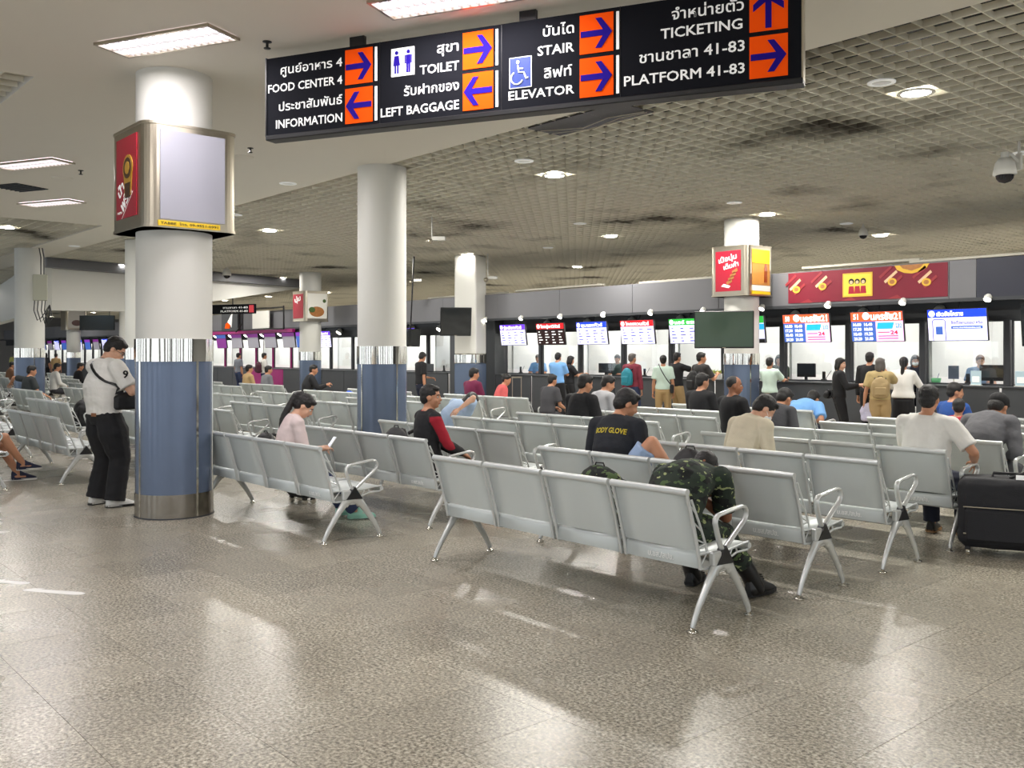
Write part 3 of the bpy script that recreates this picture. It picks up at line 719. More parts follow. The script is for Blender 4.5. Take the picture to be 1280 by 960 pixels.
def screen(x, w=1.03, h=.57, z0=1.78, y=16.62, kind='', label='', group='fare screens above the ticket counters', tilt=8):
    o = empty('fare_screen', (x, y, z0)); o.rotation_euler = (math.radians(-tilt) * -1, 0, 0)
    MB().cbox(-w / 2, w / 2, 0, .05, 0, h, .006).build('casing', M_black, o)
    MB().tube([(0, .04, h * .9), (0, .18, h + .12), (0, .24, h + .16)], .02, 6).build('mount_arm', M_header, o)
    W2 = w / 2 - .012; yy = -.003
    hdr = {'violet': SV, 'red': SK, 'blue': SB, 'redw': SR, 'green': SG, 'greenb': SG, 'orange': SO, 'phone': SB, 'purple': SP, 'dim': SPD, 'deep': SPB}.get(kind)
    if kind == 'off':
        MB().box(-W2, W2, yy, 0, .012, h - .012).build('display', M_screen_off, o)
    else:
        basem = {'red': SK, 'orange': SPK, 'purple': SPB, 'dim': SGREY, 'deep': SPD}.get(kind, SW)
        dsp = MB().box(-W2, W2, yy, 0, .012, h - .012).build('display', basem, o)
        hm = SR if kind == 'red' else hdr
        hb = .14 if kind != 'orange' else .17
        MB().box(-W2, W2, yy * 2, yy, h - .012 - hb, h - .012).build('header_band', hm, dsp)
        title = {'violet': 'รุ่งเรืองทัวร์', 'red': 'โชครุ่งทวีทัวร์', 'blue': 'ชุมแพทัวร์', 'redw': 'ไทยสงวนทัวร์', 'green': 'แอร์ อรทัย', 'greenb': 'อีสาน', 'orange': None, 'phone': 'เชิดชัยโคราช'}.get(kind)
        if title: fit_text(title, ST, -W2 + .16, W2 - .12 if kind != 'phone' else .12, h - .125, .075, dsp, y=yy * 3, bold=.03)
        if kind in ('violet', 'red', 'blue', 'redw', 'green', 'phone', 'orange'):
            mb = MB(); disc(mb, -W2 + .075 if kind != 'orange' else -.20, h - .082, .055 if kind != 'orange' else .07, yy * 3, yy * 2); mb.build('badge', ST, dsp)
        if kind in ('violet', 'blue', 'redw', 'green', 'red'):
            tm = ST if kind == 'red' else SBK
            mb = MB()
            rnd = random.Random(hash(kind) % 7)
            for r in range(5):
                for c in range(4):
                    x0 = -W2 + .06 + c * .25; ww = .05 + .09 * ((r * 3 + c * 5) % 4) / 3
                    mb.box(x0, x0 + ww, yy * 2, yy, .055 + r * .07, .075 + r * .07)
            e_ = mb.build('timetable_lines', tm, dsp); tag(e_, kind='stuff')
        if kind == 'greenb':
            MB().box(-W2, W2, yy * 2, yy, .28, .40).build('blue_band', SC_, dsp); MB().box(-W2, W2, yy * 2, yy, .012, .09).build('black_band', M_black, dsp)
        if kind == 'orange':
            fit_text('นครชัย21', ST, -.11, W2 - .03, h - .155, .12, dsp, y=yy * 3, bold=.04)
            fit_text(label.split('|')[0], ST, -W2 + .05, -W2 + .15, h - .14, .10, dsp, y=yy * 3, bold=.03)
            MB().box(-W2, -.02, yy * 2, yy, .012, h - .012 - hb).build('timetable_field', SPB, dsp)
            for r, (t1, t2) in enumerate((('20.20', '21.00'), ('18.40', '19.30'), ('17.30', '18.00'), ('16.00', '16.40'))):
                fit_text(t1, ST, -W2 + .04, -W2 + .2, .035 + r * .09, .055, dsp, y=yy * 3, bold=.03); fit_text(t2, ST, -W2 + .26, -W2 + .42, .035 + r * .09, .055, dsp, y=yy * 3, bold=.03)
            MB().prism([(0, .24), (.30, .24), (.34, .36), (.02, .36)], 'y', yy * 2, yy).build('cyan_banner', SC_, dsp)
            fit_text('232', SC_, .36, W2 - .02, .26, .08, dsp, y=yy * 3, bold=.04)
            fit_text('24', SR, .26, .40, .14, .07, dsp, y=yy * 3, bold=.03)
            mb = MB().box(.02, .24, yy * 2, yy, .17, .185).box(.02, .40, yy * 2, yy, .10, .115).box(.02, .40, yy * 2, yy, .055, .07); tag(mb.build('small_print', SR, dsp), kind='stuff')
        if kind == 'phone':
            fr = MB().tube([(-.42, -.01, .02), (-.42, -.01, .36), (-.40, -.01, .385), (-.22, -.01, .385), (-.20, -.01, .36), (-.20, -.01, .02)], .006, 6); fr.build('phone_outline', SBK, dsp)
            MB().cbox(-.37, -.25, yy * 3, yy, .12, .26, .003).build('app_icon', SPB, dsp)
            fit_text('ซื้อตั๋วผ่านแอป หรือ', SBK, -.10, W2 - .07, .30, .05, dsp, y=yy * 3, bold=.015)
            MB().cbox(-.10, W2 - .07, yy * 3, yy, .215, .265, .003).build('address_pill', SPB, dsp)
            fit_text('www.cherdchaionline.com', ST, -.07, W2 - .10, .228, .022, dsp, y=yy * 4, bold=.02)
    tag(o, (label.split('|')[-1]), 'screen', group)
    return o
SCR = ['phone', 'orange', 'orange', 'greenb', 'green', 'redw', 'blue', 'red', 'violet']
SLAB = ['blue and lilac ticket screen with a phone picture, nearest the right edge', '51|right-hand one of the two orange topped fare screens', '50|left-hand one of the two orange topped fare screens', 'green and blue screen partly hidden by the poster-box column', 'green topped fare screen partly behind the black television',
        'red topped white fare screen above the man in the checked shirt', 'blue topped white fare screen, third from the left in the bright row', 'black fare screen with red top', 'violet topped white fare screen at the left end of the bright row']
for k, (kd, lb_) in enumerate(zip(SCR, SLAB)): screen(-7.16 - 1.467 * k, kind=kd, label=lb_)
screen(-5.60, kind='off', label='switched-off black screen at the right edge of the picture', h=.72, z0=1.68)
# far rows
u540 = -23.5
screen(-23.9, kind='violet', label='violet topped white screen seen between the plain round column and the square column')
screen(-28.9, kind='violet', label='white and violet screen just left of the plain round column', w=.95)
screen(-30.4, kind='purple', label='purple and blue screen right of the far poster column', w=.95)
for j in range(6, 14):
    screen(-22.7 - 1.46 * j, kind='deep' if j == 10 else 'dim', label='grey and magenta screen, %s from the right in the purple counter row' % ORDN[j - 6], w=.95)
for j in range(14, 33):
    screen(-22.7 - 1.46 * j, kind=['dim', 'purple', 'blue'][j % 3], label='small distant screen, %s to the left of the purple row' % ORDN[j - 14], w=.95)

# ------------------------------------------------------------------ red banner on the fascia
bn = empty('red_banner', (-10.44, NF - .012, FZ0 + .07)); BW, BH = 3.16, .60
M_ban = mat('banner_red', (118, 16, 40), .5, noise=.12, nscale=4)
cloth = MB().cbox(0, BW, 0, .012, 0, BH, .002).build('cloth', M_ban, bn)
M_ban2 = mat('banner_pack_red', (146, 44, 52), .5); M_by = mat('banner_yellow', (222, 178, 60), .5); M_bp = mat('banner_cream', (222, 190, 150), .5)
mb = MB().cbox(1.18, 1.78, -.008, 0, .07, .52, .003); em = mb.build('emblem', M_by, cloth)
MB().cbox(1.21, 1.75, -.010, -.006, .10, .49, .003).build('emblem_field', mat('banner_yellow_bright', (238, 210, 70), .5), em)
for k, (cx, s) in enumerate(((1.36, 1.0), (1.48, .92), (1.60, 1.0))):
    mb = MB(); disc(mb, cx, .33 + .03 * s, .055 * s, -.014, -.010); mb.build('hair_shape', M_black, em)
    mb = MB(); disc(mb, cx, .325 + .02 * s, .034 * s, -.016, -.014); mb.build('face_shape', M_bp, em)
    MB().prism([(cx - .06, .13), (cx + .06, .13), (cx + .045, .27), (cx - .045, .27)], 'y', -.014, -.010).build('dress_shape', M_red, em)
for k, (cx, cz) in enumerate(((.15, .30), (.72, .33), (2.12, .34), (2.75, .30))):
    for q in range(3):
        dx, dz = cx - .12 + q * .1, cz + .10 - q * .09
        MB().prism([(dx - .10, dz - .02), (dx - .07, dz - .06), (dx + .16, dz + .13), (dx + .13, dz + .17)], 'y', -.006 - .001 * q, 0).build('snack_pack', [M_ban2, M_bp, M_ban2][q], cloth)
    mb = MB(); disc(mb, cx + .04, cz - .03, .07, -.014, -.002, 1.2); mb.build('snack_picture', M_by, cloth)
    mb = MB(); disc(mb, cx + .04, cz - .03, .04, -.016, -.014, 1.2); mb.build('snack_center', M_food, cloth)
mb = MB(); disc(mb, 2.52, .60 - .05, .20, -.006, 0, 1.6); 
MB().prism([(2.2, .60), (2.25, .52), (2.38, .46), (2.52, .44), (2.66, .46), (2.79, .52), (2.84, .60)], 'y', -.006, 0).build('plate_picture', M_by, cloth)
MB().prism([(2.3, .60), (2.36, .54), (2.52, .49), (2.68, .54), (2.74, .60)], 'y', -.010, -.006).build('dish_food', M_food, cloth)
for k in range(3):
    MB().prism([(.25 + k * .9, 0), (.45 + k * .9, .07), (.55 + k * .9, 0)], 'y', -.004, 0).build('leaf_shape', M_ban2, cloth)
tag(bn, 'red banner with a yellow three-figure emblem and snack pictures on the fascia', 'banner')

# ------------------------------------------------------------------ televisions on columns
def television(px, d, z0, w, h, rz, tilt, label, arm=.25, dm=None):
    p = P(px, d); o = empty('television', (p.x, p.y, z0), rz); o.rotation_euler = (math.radians(tilt), 0, rz)
    MB().cbox(-w / 2, w / 2, 0, .06, 0, h, .01).build('casing', M_black, o)
    MB().box(-w / 2 + .02, w / 2 - .02, -.003, 0, .03, h - .02).build('display', dm or M_screen_off, o)
    MB().tube([(0, .05, h / 2), (0, arm, h / 2)], .03, 8).build('wall_arm', M_header, o)
    MB().box(-.03, .03, -.004, 0, .008, .02).build('maker_badge', M_brush, o)
    tag(o, label, 'television'); return o
yawc = math.atan2(SA, CA)
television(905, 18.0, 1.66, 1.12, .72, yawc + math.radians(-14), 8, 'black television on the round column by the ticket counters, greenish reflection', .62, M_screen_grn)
television(569.5, 24.9, 2.03, .84, .76, yawc + math.radians(14), 8, 'switched-off black television on the square column', .66)
MB().tube([(0, .04, .5), (0, .04, 2.5)], .02, 8).build('drop_pole', M_black, television(513, 26.0, 1.75, .65, .5, yawc + math.radians(40), 5, 'black screen just right of the plain round column'))
# small black screen edge beyond the plain round column
# ------------------------------------------------------------------ cctv cameras
def dome(px, py, d, s, label, stalk):
    z = CH + (HZ - py) * d / FPX; p = P(px, d)
    o = empty('dome_camera', (p.x, p.y, z), yawc); o.scale = (s, s, s)
    MB().lathe((0, 0, 0), [(.001, .16), (.05, .155), (.085, .11), (.10, .04), (.105, 0), (.098, -.008), (.08, -.01)], 24).build('housing', M_white, o)
    MB().lathe((0, 0, 0), [(.082, -.004), (.075, -.04), (.05, -.07), (.001, -.085)], 24).build('smoked_dome', mat('smoked_dome', (28, 28, 34), .05), o)
    MB().cyl((0, 0), .035, .155, .21, 16).build('neck', M_white, o)
    if stalk == 'bracket':
        MB().tube([(0, 0, .19), (.06, 0, .19), (.13, 0, .12)], .018, 8).build('arm', M_white, o)
        MB().cbox(.125, .145, -.05, .05, .04, .20, .004).build('wall_plate', M_white, o)
    MB().tube([(.135 if stalk == 'bracket' else 0, 0, .19), (.135 if stalk == 'bracket' else 0, 0, (CZ + .03 - z) / s)], .014, 8).build('drop_pole', M_white, o)
    tag(o, label, 'security camera'); return o
dome(1256, 218, 12.0, 1.35, 'white dome security camera on a bracket at the right edge', 'bracket')
dome(1079, 294, 19.6, .95, 'small white dome camera hanging near the lamp above the ticket counters', 's')
dome(283.5, 344, 29.5, 1.3, 'white dome camera hanging in front of the bulkhead right of the nearest column', 's')
def bullet(px, py, d, label):
    z = CH + (HZ - py) * d / FPX; p = P(px, d); o = empty('bullet_camera', (p.x, p.y, z), yawc)
    MB().cbox(-.04, .22, -.05, .05, .02, .10, .01).build('housing', M_white, o)
    MB().lathe((-.1, 0, 0), [(.001, .06), (.06, .05), (.07, .0), (.04, -.05), (.001, -.06)], 16).build('lens_unit', M_brush, o)
    MB().tube([(-.05, 0, .04), (-.05, 0, CZ + .03 - z)], .014, 8).build('drop_pole', M_white, o); tag(o, label, 'security camera')
bullet(543, 302, 18.6, 'white camera on a long ceiling pole right of the plain round column')
bullet(518, 353, 27, 'small white camera under the lattice behind the plain round column')
bullet(612, 350, 25.5, 'small white camera on the right side of the square column')
# second overhead sign far away
p = P(287, 33.5)
o = empty('far_direction_sign', (p.x, p.y, 2.98), math.radians(26)); MB().cbox(-1.25, 1.1, 0, .1, 0, .34, .01).build('sign_body', M_signk, o)
MB().box(.86, 1.06, -.008, 0, .04, .30).build('arrow_panel', mat('sign_dull_red', (200, 60, 70), .5, emit=.3), o)
fit_text('ชานชาลา 41-83', M_signw, -.3, .8, .19, .07, o, y=-.004); fit_text('PLATFORM 41-83', M_signw, -.4, .8, .06, .07, o, y=-.004)
MB().tube([(.1, .05, .34), (.1, .05, 1.28)], .02, 6).build('drop_pole', M_black, o); tag(o, 'small far overhead black sign with two white lines', 'sign')
o = empty('dark_board', P(121, 45.6, 2.7), yawc); MB().cbox(-.85, .85, 0, .1, 0, .72, .01).build('board', M_screen_off, o)
for x in (-.6, .6): MB().tube([(x, .05, .7), (x, .05, 1.6)], .015, 6).build('drop_pole', M_black, o)
o = o; tag(o, 'dark blank board above the far counters left of the standing man', 'board')
# ------------------------------------------------------------------ waiting benches
M_seat = see_through(mat('perforated_silver_steel', (212, 219, 218), .36, .12, spec=.5, noise=.02, nscale=4), .16)
M_alu = mat('silver_coated_steel', (206, 210, 209), .30, .3, spec=.6)
M_cast = mat('cast_aluminium', (208, 211, 209), .24, .45, noise=.03, nscale=9)
M_print = mat('white_stencil', (236, 238, 236), .5)
SWD = .575; PITCH = .6
def back_meshes():
    w = SWD / 2
    # backrest panel, slightly dished: profile in (y, z)
    prof = [(-.185, .44), (-.205, .50), (-.228, .58), (-.250, .66), (-.272, .735), (-.285, .775)]
    mb = MB(); t = .003
    rings = []
    for y, z in prof:
        rings.append([(-w + .018, y, z), (-w * .5, y - .012, z), (0, y - .016, z), (w * .5, y - .012, z), (w - .018, y, z), (w - .018, y + t, z), (w * .5, y - .012 + t, z), (0, y - .016 + t, z), (-w * .5, y - .012 + t, z), (-w + .018, y + t, z)])
    mb.loft(rings, 0, True)
    back = mb.mesh('backrest', M_seat)
    # frame: rolled top rail, two outer stiles, two inner ladder stiles with braces
    fr = MB()
    fr.tube([(-w, -.292, .782), (w, -.292, .782)], .021, 12)
    for s in (-1, 1):
        x = s * (w - .008)
        fr.tube([(x, -.29, .775), (x, -.232, .60), (x, -.19, .45), (x, -.165, .335)], .009, 6, flat=(1, 1.5))
        x2 = s * (w - .010)
        fr.tube([(x2, -.245, .735), (x2, -.175, .60), (x2, -.115, .47), (x2, -.10, .42)], .006, 6, flat=(1, 1.4))
        for (a, b_) in (((-.272, .72), (-.205, .655)), ((-.24, .62), (-.15, .545)), ((-.205, .51), (-.115, .47)), ((-.19, .46), (-.115, .47)), ((-.168, .345), (-.10, .42))):
            fr.tube([(x2, a[0], a[1]), (x2, b_[0], b_[1])], .005, 5)
    frame = fr.mesh('back_frame', M_alu)
    # seat: flange at rear, dished pan, rolled front edge
    prof = [(-.168, .335), (-.175, .405), (-.165, .425), (-.12, .425), (0, .412), (.14, .412), (.235, .425), (.285, .430), (.31, .418), (.312, .395), (.295, .38)]
    mb = MB(); rings = []
    for i, (y, z) in enumerate(prof):
        a = prof[max(i - 1, 0)]; b_ = prof[min(i + 1, len(prof) - 1)]
        ty, tz = b_[0] - a[0], b_[1] - a[1]; l = math.hypot(ty, tz); ny, nz = tz / l * .004, -ty / l * .004
        rings.append([(-w + .012, y, z), (0, y, z - (.006 if 2 < i < 8 else 0)), (w - .012, y, z), (w - .012, y + ny, z + nz), (0, y + ny, z + nz - (.006 if 2 < i < 8 else 0)), (-w + .012, y + ny, z + nz)])
    mb.loft(rings, 0, True)
    pan = mb.mesh('seat_pan', M_seat)
    fr = MB()
    for s in (-1, 1):
        x = s * (w - .006)
        fr.tube([(x, -.168, .335), (x, -.13, .33), (x, .02, .335), (x, .18, .385), (x, .285, .385), (x, .315, .405), (x, .30, .432), (x, .22, .425), (x, .10, .41), (x, -.12, .42), (x, -.175, .42)], .006, 6, flat=(1, 1.3))
        for (a, b_) in (((.0, .335), (.03, .408)), ((.10, .36), (.13, .41)), ((.18, .385), (.17, .415))):
            fr.tube([(x, a[0], a[1]), (x, b_[0], b_[1])], .006, 5)
    fr.tube([(-w, .302, .408), (w, .302, .408)], .018, 10)
    sf = fr.mesh('seat_frame', M_alu)
    return back, frame, pan, sf
BM = back_meshes()
beam_m = MB().cbox(-1.215, 1.215, -.03, .03, .30, .36, .006).mesh('beam', M_cast)
def leg_mesh():
    mb = MB()
    for s in (-1, 1):
        pts = [(0, 0, .352), (0, s * .07, .325), (0, s * .14, .235), (0, s * .215, .13), (0, s * .262, .045), (0, s * .270, .026)]
        rad = [.040, .036, .028, .024, .021, .019]
        mb.tube(pts, rad, 8, flat=(.62, 1))
    mb.tube([(0, -.07, .30), (0, -.035, .336), (0, .035, .336), (0, .07, .30)], .030, 8, flat=(.62, 1))
    return mb.mesh('leg', M_cast)
leg_m = leg_mesh()
foot_m = MB().lathe((0, 0, 0), [(.001, 0), (.030, 0), (.032, .008), (.024, .014), (.012, .018), (.010, .036), (.001, .036)], 16).mesh('foot', M_chrome)
cover_m = MB().prism([(-.070, .350), (.085, .345), (.012, .452)], 'x', -.026, .026).mesh('end_cover', M_black)
def arm_mesh():
    pts = [(0, .002, .43), (0, -.018, .46), (0, -.045, .53), (0, -.062, .585), (0, -.060, .608), (0, -.040, .628), (0, -.01, .634), (0, .13, .652), (0, .19, .658), (0, .222, .650), (0, .240, .625), (0, .238, .600), (0, .218, .570), (0, .12, .50), (0, .02, .425)]
    return MB().tube(pts, .0155, 8, flat=(1.25, .8)).mesh('armrest', M_cast)
arm_m = arm_mesh()
bracket_m = MB().cbox(-.020, .020, -.10, -.02, .345, .425, .008).mesh('arm_bracket', M_cast)
def make_bench():
    r = empty('waiting_bench', (0, 0, 0))
    for k in range(4):
        x = (k - 1.5) * PITCH
        put('backrest', BM[0], r, (x, 0, 0)); put('back_frame', BM[1], r, (x, 0, 0)); pan = put('seat_pan', BM[2], r, (x, 0, 0)); put('seat_frame', BM[3], r, (x, 0, 0))
        if k == 3: lettering('บ.ขส./สปข.', .045, M_print, pan, (0, -.180, .36), align='CENTER', bold=.03)
    put('beam', beam_m, r)
    for s in (-1, 1):
        l = put('leg', leg_m, r, (s * 1.205, 0, 0)); put('foot', foot_m, l, (0, -.270, 0)); put('foot', foot_m, l, (0, .270, 0))
        a = put('armrest', arm_m, r, (s * 1.205, 0, 0)); put('end_cover', cover_m, r, (s * 1.205, 0, 0)); put('arm_bracket', bracket_m, a)
    return r
bench0 = make_bench()
# far copies: the same bench as one mesh
def joined_bench():
    bm = bmesh.new(); mats = [M_seat, M_alu, M_cast, M_black]
    bpy.context.view_layer.update()
    me = bpy.data.meshes.new('waiting_bench')
    V = []; F = []; MI = []
    def rec(o, mat_):
        m_ = mat_ @ o.matrix_basis
        if o.data and not o.name.startswith('lettering'):
            b_ = len(V); idx = {M_seat: 0, M_alu: 1, M_cast: 2, M_black: 3}.get(o.data.materials[0], 2)
            V.extend((m_ @ v.co)[:] for v in o.data.vertices)
            for p_ in o.data.polygons: F.append([i + b_ for i in p_.vertices]); MI.append(idx)
        for c in o.children: rec(c, m_)
    rec(bench0, Matrix())
    me.from_pydata(V, [], F)
    for m_ in mats: me.materials.append(m_)
    me.polygons.foreach_set('material_index', MI); me.polygons.foreach_set('use_smooth', [True] * len(F)); me.update(); return me
far_me = joined_bench()
OBST = [(c.location.x, c.location.y) for c in (c1, c2, c3, c4, c5, c6, c7, c8, c9)]
BLK = [(-4.475, [4.475 + 1.08 * k for k in range(8)], 'block with the soldier'), (-7.95, [4.14 + 1.06 * k for k in range(8)], 'block with the ponytailed girl'),
       (-13.08, [2.42, 3.56] + [4.65 + 1.07 * k for k in range(7)], 'block just behind the standing man'), (-16.55, [2.42, 3.56] + [4.65 + 1.07 * k for k in range(7)], 'fourth block from the right'),
       (-21.7, [2.4 + 1.07 * k for k in range(9)], 'fifth block from the right'), (-25.15, [2.4 + 1.07 * k for k in range(9)], 'sixth block, by the left column'),
       (-30.3, [3.5 + 1.07 * k for k in range(8)], 'seventh block from the right'), (-33.8, [3.5 + 1.07 * k for k in range(8)], 'eighth block from the right'),
       (-38.9, [6.6 + 1.07 * k for k in range(5)], 'ninth block from the right'), (-42.4, [6.6 + 1.07 * k for k in range(5)], 'tenth block from the right')]
ORD = ['front', 'second', 'third', 'fourth', 'fifth', 'sixth', 'seventh', 'eighth', 'ninth', 'tenth']
BENCH = {}
first = True
for bi, (bx, rows, desc) in enumerate(BLK):
    for ri, by in enumerate(rows):
        if any(abs(ox - bx) < 1.21 + .37 and abs(oy - by) < .57 for ox, oy in OBST): continue
        lab = 'silver four-seat bench, %s row of the %s' % (ORD[ri], desc)
        d = -SA * bx + CA * by
        if d < 19:
            o = copy_tree(bench0, (bx, by, 0))
        else:
            o = put('waiting_bench', far_me, None, (bx, by, 0))
        tag(o, lab, 'bench', 'silver waiting benches'); BENCH[(bi, ri)] = o
def kill(o):
    for c in list(o.children): kill(c)
    bpy.data.objects.remove(o)
kill(bench0)
# ------------------------------------------------------------------ people
from mathutils import noise as mnoise
from mathutils.bvhtree import BVHTree
V = Vector
def ell(mb, c, r, R=None, seg=12, rings=8, mi=0):
    R = R or Matrix.Identity(3); c = V(c); v = [c + R @ V((0, 0, r[2]))]
    for i in range(1, rings):
        a = math.pi * i / rings
        for k in range(seg):
            b = 2 * math.pi * k / seg
            v.append(c + R @ V((math.sin(a) * math.cos(b) * r[0], math.sin(a) * math.sin(b) * r[1], math.cos(a) * r[2])))
    v.append(c + R @ V((0, 0, -r[2]))); f = []
    for k in range(seg): f.append((0, 1 + k, 1 + (k + 1) % seg))
    for i in range(rings - 2):
        for k in range(seg):
            a = 1 + i * seg + k; b = 1 + i * seg + (k + 1) % seg
            f.append((a, a + seg, b + seg, b))
    n = len(v) - 1; o = 1 + (rings - 2) * seg
    for k in range(seg): f.append((n, o + (k + 1) % seg, o + k))
    mb.add(v, f, mi, True)
def frame_of(t, hint):
    t = t.normalized(); a = hint - t * hint.dot(t)
    if a.length < 1e-4: a = V((1, 0, 0)) - t * t.x
    a.normalize(); return a, t.cross(a)
def limb(mb, pts, rad, hint=V((0, 1, 0)), flat=1.0, seg=12, round_ends=(True, True), mi=0):
    "tapered limb through pts; flat scales the sideways radius"
    pts = [V(p) for p in pts]; rad = list(rad)
    P_, R_ = list(pts), list(rad); rings = []
    def ring(c, t, r):
        a, b = frame_of(t, hint); rings.append([c + a * math.cos(k * 2 * math.pi / seg) * r + b * math.sin(k * 2 * math.pi / seg) * r * flat for k in range(seg)])
    t0 = (pts[1] - pts[0]).normalized(); t1 = (pts[-1] - pts[-2]).normalized()
    if round_ends[0]:
        for q in (-.94, -.7, -.35): ring(pts[0] + t0 * rad[0] * q, t0, rad[0] * math.sqrt(1 - q * q))
    for i, p in enumerate(pts):
        t = (pts[min(i + 1, len(pts) - 1)] - pts[max(i - 1, 0)]); ring(p, t, rad[i])
    if round_ends[1]:
        for q in (.35, .7, .94): ring(pts[-1] + t1 * rad[-1] * q, t1, rad[-1] * math.sqrt(1 - q * q))
    mb.loft(rings, mi, True)
def lerp(a, b, t): return a + (b - a) * t
def smoothpts(p, n=3):
    out = []
    for i in range(len(p) - 1):
        p0, p1, p2, p3 = p[max(i - 1, 0)], p[i], p[i + 1], p[min(i + 2, len(p) - 1)]
        for k in range(n):
            t = k / n; out.append(.5 * ((2 * p1) + (p2 - p0) * t + (2 * p0 - 5 * p1 + 4 * p2 - p3) * t * t + (3 * p1 - p0 - 3 * p2 + p3) * t ** 3))
    out.append(p[-1]); return out
def ik(a, target, l1, l2, pole):
    d = target - a; L = min(d.length, (l1 + l2) * .995); dn = d.normalized(); target = a + dn * L
    x = (l1 * l1 - l2 * l2 + L * L) / (2 * L); h = math.sqrt(max(l1 * l1 - x * x, 0))
    p = pole - dn * pole.dot(dn)
    if p.length < 1e-3: p = V((0, 1, 0)) - dn * dn.y
    return a + dn * x + p.normalized() * h, target
def voxel(mb, name, mats, vs_, it=2, wr=0.0, wf=9.0):
    me = mb.mesh(name, mats); o = bpy.data.objects.new('tmp', me); COL.objects.link(o)
    m = o.modifiers.new('r', 'REMESH'); m.mode = 'VOXEL'; m.voxel_size = vs_; m.use_smooth_shade = True
    if it: s = o.modifiers.new('s', 'SMOOTH'); s.iterations = it; s.factor = .6
    out = bpy.data.meshes.new_from_object(o.evaluated_get(bpy.context.evaluated_depsgraph_get()))
    bpy.data.objects.remove(o); out.name = name
    out.materials.clear()
    for q in (mats if isinstance(mats, (list, tuple)) else [mats]): out.materials.append(q)
    if wr:
        n = len(out.vertices); co = np.empty(n * 3, 'f'); out.vertices.foreach_get('co', co); no = np.empty(n * 3, 'f'); out.vertices.foreach_get('normal', no)
        co = co.reshape(-1, 3); no = no.reshape(-1, 3)
        d = np.array([mnoise.noise(V((c[0] * wf + 3, c[1] * wf, c[2] * wf * 1.7))) + .5 * mnoise.noise(V((c[0] * wf * 2.3, c[1] * wf * 2.3 + 5, c[2] * wf * 3.2))) for c in co.tolist()], 'f')
        co += no * (d * wr)[:, None]; out.vertices.foreach_set('co', co.ravel()); out.update()
    return out
def rotm(pitch, yaw, roll=0.0):
    "head frame: pitch > 0 looks down, yaw > 0 turns to the left"
    return (Matrix.Rotation(math.radians(yaw), 3, 'Z') @ Matrix.Rotation(math.radians(-pitch), 3, 'X') @ Matrix.Rotation(math.radians(roll), 3, 'Y'))
def cloth(name, rgb, rough=.85, noise_=.10, bump=.25, bs=45): return mat('cloth_' + name, rgb, rough, noise=noise_, nscale=7, bump=bump, bscale=bs)
SK = {'a': mat('skin_tan', (190, 136, 104), .5, noise=.05, nscale=18), 'b': mat('skin_light', (218, 170, 142), .5, noise=.05, nscale=18), 'c': mat('skin_brown', (150, 100, 72), .5, noise=.05, nscale=18)}
M_hair = mat('black_hair', (20, 17, 16), .5, noise=.3, nscale=60, bump=.5, bscale=140)
M_hgrey = mat('grey_hair', (96, 90, 86), .6, noise=.3, nscale=60)
M_hbrown = mat('brown_hair', (104, 66, 42), .5, noise=.3, nscale=60)
M_eye = mat('eye_white', (230, 228, 222), .2); M_iris = mat('iris_dark', (24, 16, 12), .15); M_lip = mat('lip', (158, 88, 76), .5)
M_mask = mat('face_mask_white', (232, 236, 238), .8)
